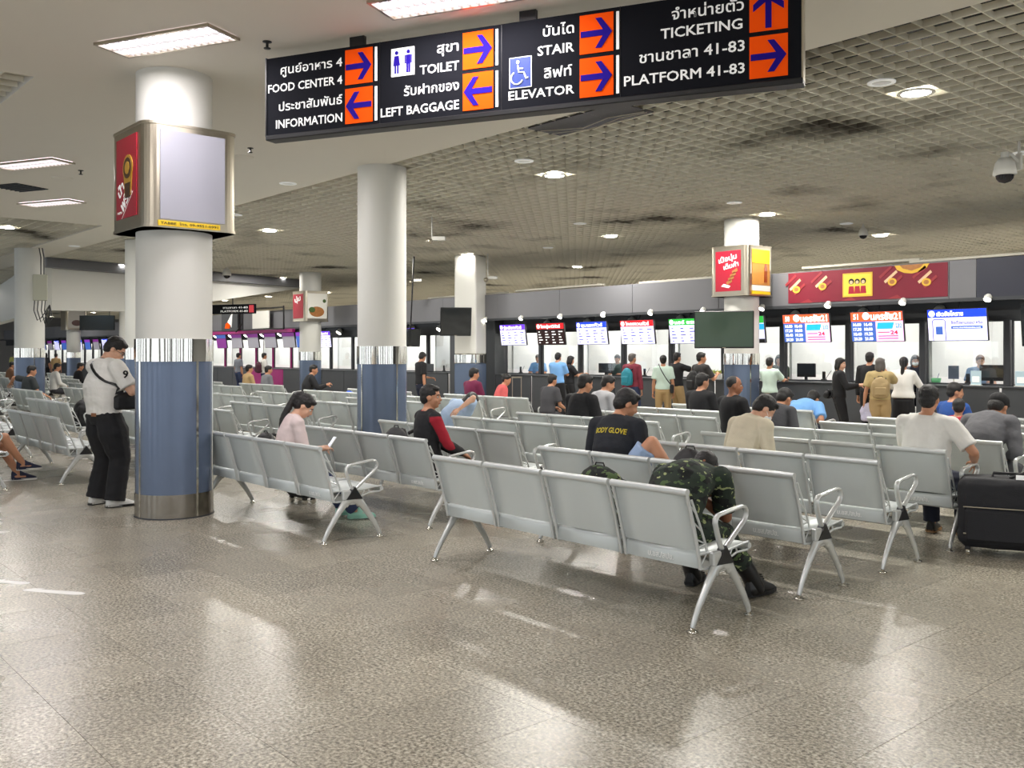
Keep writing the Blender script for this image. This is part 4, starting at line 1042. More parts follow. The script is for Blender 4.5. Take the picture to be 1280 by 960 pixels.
def person(label, loc, rz, h=1.66, hz=None, lean=(0, 0), side=0, twist=0, head=(0, 0), hands=None, feet=None, knees=None, elbows=None, skin='a', hair='short', hairm=None,
           top=None, sleeve='short', bottom=None, leglen='long', shoes=None, fem=False, vx=.014, face=False, fat=1.0, wr=0.0, group=None, mask=False, topm2=None, palms=None, baggy=0.0, collar=None, curl=45, hem=.0, extra=None):
    s = h / 1.70; sit = hz is not None
    if hz is None: hz = .90 * s
    root = empty('person', (loc[0], loc[1], loc[2] if len(loc) > 2 else 0), rz)
    tag(root, label, 'person', group)
    X = V((1, 0, 0)); a1, a2 = math.radians(lean[0]), math.radians(lean[1]); sd = math.radians(side)
    def D(a): return V((math.sin(sd) * math.cos(a), math.sin(a), math.cos(sd) * math.cos(a)))
    P0 = V((0, 0, hz)); ch = P0 + D(a1) * .26 * s; nb = ch + D(a2) * .245 * s
    tw = math.radians(twist); lat = V((math.cos(tw), math.sin(tw), -math.sin(sd) * .8)).normalized()
    hdir = lerp(D(a2), D(a2 + math.radians(head[0] * .5)), 1).normalized()
    R = rotm(head[0], head[1]); hc = nb + hdir * .090 * s + R @ V((0, .018 * s, .068 * s))
    sw = (.160 if fem else .178) * s * (1 + (fat - 1) * .5)
    upn = D(a2); shl = {q: nb - upn * .045 * s + lat * q * sw for q in (-1, 1)}
    UA, FA, TH, SHN = .285 * s, .25 * s, .425 * s, .40 * s
    fw0 = V((-math.sin(tw), math.cos(tw), 0))
    if hands is None: hands = ((-.24 * s, .04, hz - .10 * s), (.24 * s, .04, hz - .10 * s)) if not sit else ((-.13, .30, hz + .09), (.13, .30, hz + .09))
    if feet is None: feet = ((-.10 * s, 0, .075 * s), (.10 * s, 0, .075 * s)) if not sit else ((-.13, .46, .08), (.13, .48, .08))
    arm = {}; leg = {}
    for i, q in enumerate((-1, 1)):
        pole = V(elbows[i]) if elbows and elbows[i] else V((q * .5, -.6, -.7))
        e, wst = ik(shl[q], V(hands[i]), UA, FA, pole); arm[q] = (shl[q], e, wst)
        hip = P0 + V((q * .088 * s, 0, -.02 * s))
        kp = V(knees[i]) if knees and knees[i] else V((q * .12, 1, .25))
        k, an = ik(hip, V(feet[i]), TH, SHN, kp); leg[q] = (hip, k, an)
    F = fat; wm = .92 if fem else 1.0
    spine = smoothpts([P0 - D(a1) * .10 * s, P0, P0 + D(a1) * .13 * s, ch, lerp(ch, nb, .55), nb - D(a2) * .02 * s, nb + hdir * .05 * s], 2)
    n_ = len(spine)
    prof = [(.0, .115, .085), (.12, .160, .108), (.22, .168 if not fem else .172, .112), (.38, .145 * wm * F, .100 * F), (.52, .152 * wm * F, .112 * F), (.68, .168 * wm, .112), (.80, .160 * wm, .098), (.90, .10, .070), (1.0, .055, .055)]
    def pr(t):
        for i in range(len(prof) - 1):
            if t <= prof[i + 1][0]:
                u = (t - prof[i][0]) / (prof[i + 1][0] - prof[i][0]); u = u * u * (3 - 2 * u)
                return lerp(prof[i][1], prof[i + 1][1], u), lerp(prof[i][2], prof[i + 1][2], u)
        return prof[-1][1:]
    def torso(mb, inf, t0=0.0, t1=1.0, flare=0.0):
        rings = []
        for i in range(n_):
            t = i / (n_ - 1)
            if t < t0 - 1e-6 or t > t1 + 1e-6: continue
            tan = (spine[min(i + 1, n_ - 1)] - spine[max(i - 1, 0)]).normalized()
            la = lerp(X, lat, t); la = (la - tan * la.dot(tan)).normalized(); fo = tan.cross(la) * -1
            rx, ry = pr(t); rx = rx * s + inf + flare * (1 - t); ry = ry * s + inf + flare * (1 - t)
            rings.append([spine[i] + la * math.cos(a) * rx + fo * math.sin(a) * ry for a in [k * 2 * math.pi / 20 for k in range(20)]])
        mb.loft(rings, 0, True)
    near = vx <= .009
    # --- body
    B = MB(); torso(B, 0)
    limb(B, [nb - hdir * .03 * s, nb + hdir * .05 * s, hc - R @ V((0, .02 * s, .06 * s))], [.062 * s, .052 * s, .050 * s])
    for q in (-1, 1):
        S_, E_, W_ = arm[q]
        ell(B, S_, (.056 * s,) * 3); limb(B, [lerp(nb, S_, .1), lerp(nb, S_, .55), S_], [.05 * s, .055 * s, .050 * s], seg=10)
        limb(B, [S_, lerp(S_, E_, .4), E_], [.050 * s * F, .045 * s * F, .038 * s])
        limb(B, [E_, lerp(E_, W_, .3), W_], [.038 * s, .041 * s, .025 * s])
        H_, K_, A_ = leg[q]
        limb(B, [H_, lerp(H_, K_, .35), K_], [.088 * s, .080 * s * F, .054 * s])
        kd = (A_ - K_); bk = V((0, -1, 0)) - kd.normalized() * V((0, -1, 0)).dot(kd.normalized())
        limb(B, [K_, lerp(K_, A_, .3) + bk * .014 * s, A_], [.052 * s, .055 * s, .034 * s])
        ft = V((0, 1, 0)); fd = (K_ - H_); fd.z = 0
        ft = (fd.normalized() if (sit and fd.length > .1) else V((q * .18, 1, 0)).normalized())
        if feet and len(feet[i]) > 3: pass
        limb(B, [A_ - V((0, 0, .035 * s)) - ft * .03 * s, A_ - V((0, 0, .04 * s)) + ft * .07 * s, A_ - V((0, 0, .05 * s)) + ft * .14 * s], [.036 * s, .034 * s, .022 * s], flat=1.2)
    RH = lambda x, y, z: hc + R @ V((x * s, y * s, z * s))
    Rs = lambda a, b, c: (a * s, b * s, c * s)
    ell(B, RH(0, -.012, .030), Rs(.076, .096, .090), R, 16, 10); ell(B, RH(0, .022, -.030), Rs(.060, .070, .078), R, 16, 10); ell(B, RH(0, .052, -.078), Rs(.032, .030, .028), R)
    if True:
        ell(B, RH(0, .094, -.022), Rs(.013, .020, .020), R, 8, 6); ell(B, RH(0, .086, -.002), Rs(.010, .014, .026), R, 8, 6); ell(B, RH(0, .078, -.056), Rs(.024, .014, .012), R, 8, 6)
        ell(B, RH(0, .072, .026), Rs(.050, .016, .010), R, 10, 6)
        for q in (-1, 1): ell(B, RH(q * .076, -.008, -.008), Rs(.010, .020, .030), R, 8, 6); ell(B, RH(q * .038, .055, -.03), Rs(.024, .022, .022), R, 8, 6)
    fing = B if near else MB()
    hf = {}
    for i, q in enumerate((-1, 1)):
        S_, E_, W_ = arm[q]; f = (W_ - E_).normalized()
        pn = V(palms[i]) if palms and palms[i] else V((-q * .5, 0, -1)); pn = (pn - f * pn.dot(f)); pn = pn.normalized() if pn.length > .01 else V((0, 0, -1))
        la = f.cross(pn).normalized()
        if la.x * q > 0 and False: la = -la
        th = -1 if la.dot(V((-q, 0, 0))) < 0 else 1     # thumb on the inner side
        Rm = Matrix((la, f, pn)).transposed()
        ell(B, W_ + f * .05 * s, (.042 * s, .054 * s, .018 * s), Rm, 12, 8)
        rr = .0085 * s; sp_ = .0225 * s
        for k, ln in enumerate((.070, .078, .073, .058)):
            b0 = W_ + f * .092 * s + la * (k - 1.5) * sp_ * th * -1
            c = math.radians(curl * .6); c2 = math.radians(curl * 1.5); sprd = la * (k - 1.5) * .12 * th * -1
            d1 = (f * math.cos(c) + pn * math.sin(c) + sprd).normalized(); d2 = (f * math.cos(c2) + pn * math.sin(c2) + sprd * .6).normalized()
            limb(fing, [b0 - f * .02 * s, b0, b0 + d1 * ln * .5 * s, b0 + d1 * ln * .5 * s + d2 * ln * .5 * s], [rr, rr, rr * .95, rr * .8], seg=6 if not near else 8)
        b0 = W_ + f * .03 * s + la * .034 * s * th
        d1 = (f * .75 + la * .6 * th + pn * .25).normalized(); d2 = (f * .95 + la * .1 * th + pn * .45).normalized()
        limb(fing, [b0 - d1 * .02 * s, b0, b0 + d1 * .034 * s, b0 + d1 * .034 * s + d2 * .03 * s], [rr * 1.3, rr * 1.25, rr * 1.1, rr * .85], seg=6 if not near else 8)
        hf[q] = (W_, f, pn, la)
    bm_ = voxel(B, 'body', SK[skin], vx, 2)
    if not near:
        fm = fing.mesh('f', SK[skin]); bm = bmesh.new(); bm.from_mesh(bm_); bm.from_mesh(fm)
        for f_ in bm.faces: f_.smooth = True
        bm.to_mesh(bm_); bm.free(); bpy.data.meshes.remove(fm)
    body = put('body', bm_, root)
    # --- clothes
    gv = max(vx, .009)
    if top:
        T = MB(); inf = .014 + .004 * (not near)
        torso(T, inf, .10, .965, hem)
        for q in (-1, 1):
            S_, E_, W_ = arm[q]; ell(T, S_, (.056 * s + inf,) * 3); limb(T, [lerp(nb, S_, .25), S_], [.055 * s + inf * .6, .052 * s + inf], seg=12)
            if sleeve == 'short': limb(T, [S_, lerp(S_, E_, .35), lerp(S_, E_, .80)], [.052 * s * F + inf, .052 * s * F + inf, .050 * s * F + inf * 1.3], round_ends=(True, False))
            elif sleeve == 'long':
                limb(T, [S_, lerp(S_, E_, .5), E_], [.052 * s * F + inf, .046 * s * F + inf, .040 * s + inf]); limb(T, [E_, lerp(E_, W_, .5), lerp(E_, W_, .95)], [.040 * s + inf, .038 * s + inf, .028 * s + inf], round_ends=(True, False))
            elif sleeve == 'half': limb(T, [S_, E_, lerp(E_, W_, .3)], [.052 * s * F + inf, .044 * s + inf, .042 * s + inf * 1.2], round_ends=(True, False))
        if collar == 'hood': ell(T, nb + V((0, -.05, -.01)) * s, (.105 * s, .075 * s, .065 * s))
        if extra: extra(T, dict(nb=nb, ch=ch, hc=hc, R=R, s=s, arm=arm))
        tm = voxel(T, 'top', top if not topm2 else [top, topm2[0]], gv, 2, wr)
        if topm2:
            for p_ in tm.polygons:
                if topm2[1](tm.vertices[p_.vertices[0]].co, arm): p_.material_index = 1
        garment = put('shirt', tm, root)
        if collar and collar != 'hood':
            c = MB(); c_ = nb + hdir * .012 * s; a, b = frame_of(hdir, V((0, 1, 0)))
            c.tube([c_ + a * math.cos(k * math.pi / 8) * .066 * s + b * math.sin(k * math.pi / 8) * .072 * s for k in range(17)], .012 * s, 8); c.build('collar', collar, garment)
    if bottom:
        T = MB(); inf = .014
        if leglen == 'skirt':
            torso(T, inf, 0, .24)
            kc = (leg[-1][1] + leg[1][1]) / 2; ac = (leg[-1][2] + leg[1][2]) / 2
            limb(T, [P0, lerp(P0, kc, .5), kc, lerp(kc, ac, .8)], [.165 * s, .19 * s, .19 * s, .17 * s], flat=1.1, round_ends=(False, False), seg=18)
        else:
            inf += baggy; torso(T, inf * .8, 0, .24)
            for q in (-1, 1):
                H_, K_, A_ = leg[q]
                if leglen == 'shorts': limb(T, [H_, lerp(H_, K_, .4), lerp(H_, K_, .86)], [.088 * s + inf, .085 * s * F + inf * 1.2, .078 * s + inf * 1.6], round_ends=(True, False))
                else:
                    limb(T, [H_, lerp(H_, K_, .4), K_], [.088 * s + inf, .082 * s * F + inf, .058 * s + inf * 1.2])
                    limb(T, [K_, lerp(K_, A_, .4 if leglen == 'long' else .3), lerp(K_, A_, (.95 if sit else 1.03) if leglen == 'long' else .62)], [.056 * s + inf * 1.2, .056 * s + inf * 1.2, .050 * s + inf * 1.4], round_ends=(True, False))
        put('trousers' if leglen in ('long', 'tucked') else leglen, voxel(T, 'bottom', bottom, gv, 2, wr), root)
    if shoes:
        for i, q in enumerate((-1, 1)):
            H_, K_, A_ = leg[q]; fd = (K_ - H_); fd.z = 0
            ft = (fd.normalized() if (sit and fd.length > .1) else V((q * .18, 1, 0)).normalized()); sx = V((ft.y, -ft.x, 0))
            c0 = V((A_.x, A_.y, A_.z - .075 * s)); rings = []
            for y, w_, h_ in ((-.078, .028, .09), (-.070, .040, .118), (-.03, .046, .130), (.02, .046, .124), (.06, .048, .100), (.12, .049, .070), (.165, .044, .052), (.195, .030, .040), (.205, .014, .026)):
                rings.append([c0 + ft * y * s + sx * w_ * s * math.cos(a) * (1.0 if math.sin(a) < .3 else .8) + V((0, 0, 1)) * (.012 + (h_ - .012) * max(0, math.sin(a))) * s for a in [k * 2 * math.pi / 14 for k in range(14)]])
            sh = MB().loft(rings, 0, True).build('shoe', shoes[0], root)
            mb = MB(); o_ = [(-.078, .030), (-.06, .040), (.0, .040), (.08, .050), (.14, .050), (.185, .038), (.208, .016)]
            pts = [(y, w_) for y, w_ in o_] + [(y, -w_) for y, w_ in reversed(o_)]
            mb.loft([[c0 + ft * y * s + sx * w_ * s + V((0, 0, z)) for y, w_ in pts] for z in (.001, .024 * s)], 0, False); mb.build('sole', shoes[1], sh)
    # --- hair
    Hm = hairm or M_hair
    if hair:
        T = MB()
        if hair == 'buzz': ell(T, RH(0, -.022, .036), Rs(.078, .090, .087), R, 16, 10)
        else:
            ell(T, RH(0, -.020, .042), Rs(.084, .098, .090), R, 16, 10); ell(T, RH(0, -.055, -.005), Rs(.074, .060, .075), R, 12, 8)
            ell(T, RH(.008, .040, .086), Rs(.060, .046, .028), R, 12, 8)
            if hair in ('long', 'bob'):
                for q in (-1, 1): limb(T, [RH(q * .066, -.01, .03), RH(q * .078, -.01, -.05), RH(q * .070, -.02, -.12)], [.03 * s, .028 * s, .018 * s])
                ell(T, RH(0, -.07, -.05), Rs(.078, .045, .10), R, 12, 8)
            if hair == 'long': limb(T, smoothpts([RH(0, -.08, -.03), RH(0, -.095, -.12) , nb + V((0, -.12, -.10)) * s, nb + V((0, -.13, -.24)) * s], 2), [.06 * s, .06 * s, .055 * s, .055 * s, .05 * s, .045 * s, .03 * s], flat=1.6)
            if hair == 'pony':
                ell(T, RH(0, -.105, .075), Rs(.035, .035, .035), R)
                limb(T, smoothpts([RH(0, -.110, .070), RH(.0, -.135, .055) + V((0, -.015, -.01)), lerp(RH(0, -.12, .03), nb + V((0, -.13, -.02)) * s, .5) + V((0, -.01, 0)), nb + V((-.01, -.115, -.02)) * s, nb + V((-.01, -.135, -.20)) * s], 2), [.026 * s, .030 * s, .034 * s, .034 * s, .036 * s, .036 * s, .034 * s, .026 * s, .012 * s])
            if hair == 'bun': ell(T, RH(0, -.11, .05), Rs(.04, .04, .04), R)
            if hair == 'cap':
                pass
        put('hair', voxel(T, 'hair', Hm, max(vx * .8, .006), 1, .003 if near else 0, 30), root)
    if hair == 'cap':
        T = MB(); ell(T, RH(0, -.018, .050), Rs(.090, .104, .088), R, 16, 10); limb(T, [RH(-.05, .07, .055), RH(0, .10, .056), RH(.05, .07, .055)], [.02 * s, .035 * s, .02 * s], flat=.35)
        put('cap', voxel(T, 'cap', MATS['cap_black'], .008, 1), root)
    if face:
        for q in (-1, 1):
            T = MB(); ell(T, RH(q * .032, .072, .004), Rs(.013, .010, .008), R, 10, 8); e_ = T.build('eye', M_eye, root)
            T = MB(); ell(T, RH(q * .032, .079, .003), Rs(.006, .005, .006), R, 8, 6); T.build('iris', M_iris, e_)
            T = MB(); limb(T, [RH(q * .014, .086, .024), RH(q * .034, .084, .029), RH(q * .052, .070, .023)], [.004 * s, .0045 * s, .003 * s], seg=6); T.build('eyebrow', Hm, root)
        T = MB(); limb(T, [RH(-.02, .084, -.058), RH(0, .092, -.056), RH(.02, .084, -.058)], [.004 * s, .007 * s, .004 * s], seg=8); T.build('mouth', M_lip, root)
    if mask:
        T = MB(); ell(T, RH(0, .055, -.048), Rs(.062, .056, .050), R, 14, 10); mk = put('face_mask', voxel(T, 'face_mask', M_mask, .008, 1), root)
        for q in (-1, 1): MB().tube([RH(q * .055, .05, -.03), RH(q * .078, .0, -.01), RH(q * .08, -.015, .01)], .002, 5).build('ear_loop', M_mask, mk)
    return root, dict(nb=nb, ch=ch, hc=hc, R=R, s=s, arm=arm, leg=leg, P0=P0, hf=hf, RH=RH, lat=lat, up=upn)
def project_text(root, part_name, body, m, origin, xdir, updir, w, hgt, out=.004, arc=0.0):
    "lettering laid on the garment: cast from outside onto the cloth"
    tgt = [c for c in root.children if c.name.split('.')[0] == part_name][0]
    bvh = BVHTree.FromPolygons([v.co.copy() for v in tgt.data.vertices], [tuple(p.vertices) for p in tgt.data.polygons])
    xdir = V(xdir).normalized(); updir = (V(updir) - xdir * V(updir).dot(xdir)).normalized(); nrm = xdir.cross(updir).normalized()
    me = text_mesh(body, 1.0, m, bold=.03, align='CENTER').copy(); xs = [v.co.x for v in me.vertices]; a, b = min(xs), max(xs)
    for v in me.vertices:
        x = ((v.co.x - a) / (b - a) - .5); z = v.co.z
        p = V(origin) + xdir * x * w + updir * (z * hgt / .72 - arc * (x * 2) ** 2) + nrm * .4
        hit = bvh.ray_cast(p, -nrm, 1.0)
        v.co = (hit[0] + nrm * out) if hit[0] else V(origin)
    me.update(); return put('lettering', me, tgt)
def seatx(px, by):
    r = (px - 640) / FPX; return by * (CA * r - SA) / (SA * r + CA)
AWAY = math.degrees(math.atan2(SA, CA))            # rz that faces straight away from the camera
def face_rz(cw): return math.radians(AWAY - cw)    # turned clockwise by cw from facing away
HZS = .525
c_white = cloth('white', (232, 230, 224)); c_black = cloth('black', (24, 24, 27)); c_navy = cloth('navy', (26, 32, 52)); c_grey = cloth('grey', (112, 112, 116)); c_lgrey = cloth('light_grey', (170, 170, 174))
c_beige = cloth('beige', (206, 196, 172)); c_lblue = cloth('light_blue', (120, 172, 228)); c_maroon = cloth('maroon', (112, 32, 68)); c_pink = cloth('pink', (212, 96, 96), noise_=.3); c_red = cloth('red', (160, 24, 44))
c_mint = cloth('mint', (198, 218, 206)); c_khaki = cloth('khaki', (176, 148, 104)); c_yellow = cloth('yellow_floral', (186, 164, 116), noise_=.35); c_denim = cloth('denim', (44, 56, 88)); c_dgrey = cloth('dark_grey', (64, 64, 68)); c_kblue = cloth('royal_blue', (36, 76, 146))
c_blouse = cloth('blouse', (214, 196, 194), noise_=.12)
m_shoeb = mat('shoe_black', (18, 18, 19), .35); m_solew = mat('sole_white', (222, 220, 214), .6); m_soleb = mat('sole_black', (20, 20, 20), .5); mat('cap_black', (22, 22, 24), .8); m_shoew = mat('shoe_white', (220, 220, 216), .5); m_tan = mat('sole_tan', (176, 136, 92), .6); m_mintshoe = mat('mint_clog', (150, 206, 186), .5); m_pinkshoe = mat('pink_slide', (206, 150, 132), .6)
def camo():
    m = bpy.data.materials.new('camouflage_cloth'); m.use_nodes = True; nt = m.node_tree; b = nt.nodes['Principled BSDF']; L = nt.links
    tc = nt.nodes.new('ShaderNodeTexCoord'); b.inputs['Roughness'].default_value = .85
    col = None; prev = lin((34, 46, 36))
    for sc, th, c, off in ((9, .53, (14, 18, 17), 0), (13, .60, (76, 96, 58), 4), (17, .645, (148, 158, 108), 9)):
        mp = nt.nodes.new('ShaderNodeMapping'); mp.inputs['Location'].default_value = (off, off, 0); mp.inputs['Scale'].default_value = (1, 1, 1.7); L.new(tc.outputs['Object'], mp.inputs[0])
        n = nt.nodes.new('ShaderNodeTexNoise'); n.inputs['Scale'].default_value = sc; n.inputs['Detail'].default_value = 2.5; L.new(mp.outputs[0], n.inputs['Vector'])
        g = nt.nodes.new('ShaderNodeMath'); g.operation = 'GREATER_THAN'; g.inputs[1].default_value = th; L.new(n.outputs['Fac'], g.inputs[0])
        mx = nt.nodes.new('ShaderNodeMix'); mx.data_type = 'RGBA'; L.new(g.outputs[0], mx.inputs[0])
        if col is None: mx.inputs[6].default_value = prev
        else: L.new(col, mx.inputs[6])
        mx.inputs[7].default_value = lin(c); col = mx.outputs[2]
    L.new(col, b.inputs['Base Color'])
    n2 = nt.nodes.new('ShaderNodeTexNoise'); n2.inputs['Scale'].default_value = 30; L.new(tc.outputs['Object'], n2.inputs['Vector'])
    bp = nt.nodes.new('ShaderNodeBump'); bp.inputs['Strength'].default_value = .3; bp.inputs['Distance'].default_value = .01; L.new(n2.outputs['Fac'], bp.inputs['Height']); L.new(bp.outputs['Normal'], b.inputs['Normal'])
    return m
m_camo = camo()

# 1 standing man in the white polo shirt
p = P(130, 9.6)
r0, k0 = person('man in white polo shirt and black jeans standing beside the nearest column with a phone', p, face_rz(38), h=1.78, lean=(0, 4), head=(38, -38), hands=((.08, .32, 1.26), (.24, .30, 1.30)), elbows=((-.6, -.2, -.8), (.5, -.2, -.8)), palms=((.2, .2, 1), (-.4, .2, .9)), feet=((-.15, 0, .078), (.17, .02, .078)),
    top=c_white, bottom=c_black, shoes=(m_shoew, m_soleb), skin='b', vx=.0065, face=True, fat=1.36, baggy=.022, wr=.006, collar=M_black, hem=.03, curl=50)
project_text(r0, 'shirt', '9', c_black, lerp(k0['arm'][1][0], k0['arm'][1][1], .42) + V((.05, 0, 0)), (math.cos(math.radians(60)), math.sin(math.radians(60)), 0), (0, 0, 1), .052, .075)
RH = k0['RH']
mb = MB()
for q in (-1, 1): mb.tube([RH(q * .032 + .024 * math.cos(a), .094, .004 + .018 * math.sin(a)) for a in [k * math.pi / 6 for k in range(13)]], .0022, 5); mb.tube([RH(q * .056, .092, .01), RH(q * .08, .03, .008), RH(q * .082, -.01, .0)], .0022, 5)
gl = mb.build('glasses', M_black, None, r0.location, r0.rotation_euler.z); tag(gl, 'dark framed glasses worn by the man in the white polo shirt', 'glasses')
L1 = k0['P0'] + V((.10, -.165, .02)); MB().cbox(-.035, .035, -.003, .003, -.018, .018, .002).build('leather_label', mat('leather_brown', (140, 92, 56), .6), r0, k0['P0'] + V((.075, -.150, .00)), math.radians(12))
W_, f, pn, la = k0['hf'][1]
ph = MB().cbox(-.037, .037, -.075, .075, -.004, .004, .003).mesh('phone', M_pwhite)
def phone_at(root, k, q, label, tilt=55):
    Wq, fq, pq, laq = k['hf'][q]; c = root.matrix_basis @ (Wq + fq * .09 * k['s'] + V((0, .02, .03)))
    o = put('phone', ph, None, c, root.rotation_euler.z); o.rotation_euler = (math.radians(tilt), 0, root.rotation_euler.z)
    MB().box(-.033, .033, -.070, .070, .004, .005).build('display', mat('phone_display', (180, 190, 220), .2, emit=.6), o); tag(o, label, 'phone'); return o
bpy.context.view_layer.update()
phone_at(r0, k0, 1, 'white phone held by the standing man in the white polo shirt')
# crossbody bag
S = k0['s']; nb = k0['nb']; P0_ = k0['P0']
bagc = P0_ + V((.30, .06, .14))
tgt = [c for c in r0.children if c.name.startswith('shirt')][0]
bvh = BVHTree.FromPolygons([v.co.copy() for v in tgt.data.vertices], [tuple(q.vertices) for q in tgt.data.polygons])
strap = [nb + V((-.10, .10, -.03)), nb + V((-.105, .03, .015))]
for t in range(9):
    u = t / 8; q0 = nb.lerp(bagc + V((-.02, -.12, .12)), u); q0.x = -.105 + (bagc.x + .105 + .0) * u
    hit = bvh.ray_cast(V((q0.x, -1.0, q0.z + .01)), V((0, 1, 0)))
    if hit[0]: strap.append(hit[0] + V((0, -.006, 0)))
strap += [bagc + V((0, -.10, .08)), bagc + V((0, -.02, .09))]
o = empty('crossbody_bag', r0.location, r0.rotation_euler.z)
MB().tube(strap, .018, 8, flat=(1, .3)).build('strap', M_black, o)
mb = MB(); ell(mb, bagc, (.05, .12, .09)); mb.cbox(bagc.x - .045, bagc.x + .045, bagc.y - .11, bagc.y + .11, bagc.z - .09, bagc.z + .06, .02)
put('pouch', voxel(mb, 'pouch', mat('bag_black', (20, 20, 22), .6), .01, 2), o); tag(o, 'black crossbody bag with strap over the white polo shirt', 'bag')

# 2 soldier asleep, bent forward on the front bench
r1, k1 = person('soldier in camouflage and black boots bent forward asleep on the front bench', (-3.66, 4.475), math.radians(15), h=1.72, hz=HZS, lean=(38, 78), head=(48, -6), hands=((.06, .40, .64), (-.02, .44, .66)), elbows=((-.8, .1, -.6), (.9, .1, -.5)), palms=((0, -.3, -1), (0, -.3, -1)),
    feet=((-.12, .66, .085), (.33, .60, .085)), top=m_camo, bottom=m_camo, leglen='tucked', shoes=(m_shoeb, m_soleb), skin='c', hair='buzz', vx=.0065, fat=1.16, wr=.008, collar=m_camo, hem=.012, curl=60)
for q in (-1, 1):
    H_, K_, A_ = k1['leg'][q]; mb = MB(); limb(mb, [lerp(K_, A_, .58), lerp(K_, A_, .8), A_ + V((0, .01, -.03))], [.060, .056, .058], round_ends=(False, True)); 
    for z in range(5): mb.tube([A_ + V((-.03, .045 + z * .022, .05 - z * .018)), A_ + V((.03, .045 + z * .022, .05 - z * .018))], .005, 5)
    mb.build('boot_shaft', m_shoeb, r1)
# 3 boy
r2, k2 = person('boy in red and black track jacket looking to the right', (-7.10, 5.20), math.radians(-14), h=1.62, hz=HZS, lean=(-8, 4), head=(2, -34), hands=((-.05, .30, .62), (.08, .30, .62)), top=c_black, topm2=(c_red, lambda c, A: (abs(c.x) > .185 and c.z < .98)), sleeve='long', bottom=c_black,
    shoes=(m_pinkshoe, m_pinkshoe), vx=.008, face=True, wr=.005, collar=c_red, skin='a')
# 4 girl with ponytail
r3, k3 = person('girl with long black ponytail and pale blouse sitting behind the left front bench', (-7.86, 4.14), math.radians(-12), h=1.56, hz=HZS - .02, lean=(0, 14), head=(38, -22), hands=((-.04, .28, .66), (.08, .30, .68)), top=c_blouse, bottom=c_denim, shoes=(m_mintshoe, m_mintshoe), vx=.008, face=True, wr=.005, hair='pony', fem=True, skin='b', sleeve='half',
    feet=((-.10, .56, .08), (.14, .60, .08)))
phone_at(r3, k3, 1, 'phone held low by the girl with the ponytail')
# 5 man with yellow letters on his back
r4, k4 = person('man in black long-sleeved shirt with yellow lettering across the back', (-5.12, 5.555), math.radians(16), h=1.72, hz=HZS, lean=(4, 22), head=(26, -44), top=cloth('black_jersey', (28, 31, 38)), sleeve='long', bottom=cloth('pale_blue_shorts', (150, 172, 204)), leglen='shorts', vx=.009, wr=.005, shoes=(m_shoeb, m_solew), fat=1.08,
    feet=((-.12, .46, .08), (.54, .10, .52)), knees=(None, (.25, 0, 1)))
project_text(r4, 'shirt', 'BODY GLOVE', mat('print_yellow', (226, 206, 60), .6), k4['nb'] + V((0, -.1, -.085)), (1, 0, 0), (0, 0, 1), .27, .040, arc=.014)
# 6 person in beige shirt with mask
r5, k5 = person('person in beige shirt and white face mask looking down', (seatx(925, 6.635), 6.635), math.radians(-10), h=1.66, hz=HZS, lean=(8, 26), head=(44, -28), top=c_beige, sleeve='long', bottom=c_dgrey, vx=.009, wr=.005, mask=True, skin='b', shoes=(m_shoeb, m_solew))
# 7 man in white T-shirt on the end seat
r6, k6 = person('man in white T-shirt seen from behind beside the large black suitcase', (-3.58, 7.715), math.radians(4), h=1.68, hz=HZS, lean=(-2, 6), head=(6, 4), hands=((-.12, .34, .62), (.30, .22, .66)), elbows=((-.6, -.4, -.6), (.7, -.4, -.5)), top=c_white, bottom=c_navy, vx=.008, wr=.006, fat=1.15, skin='a', shoes=(m_shoeb, m_tan), hem=.02)
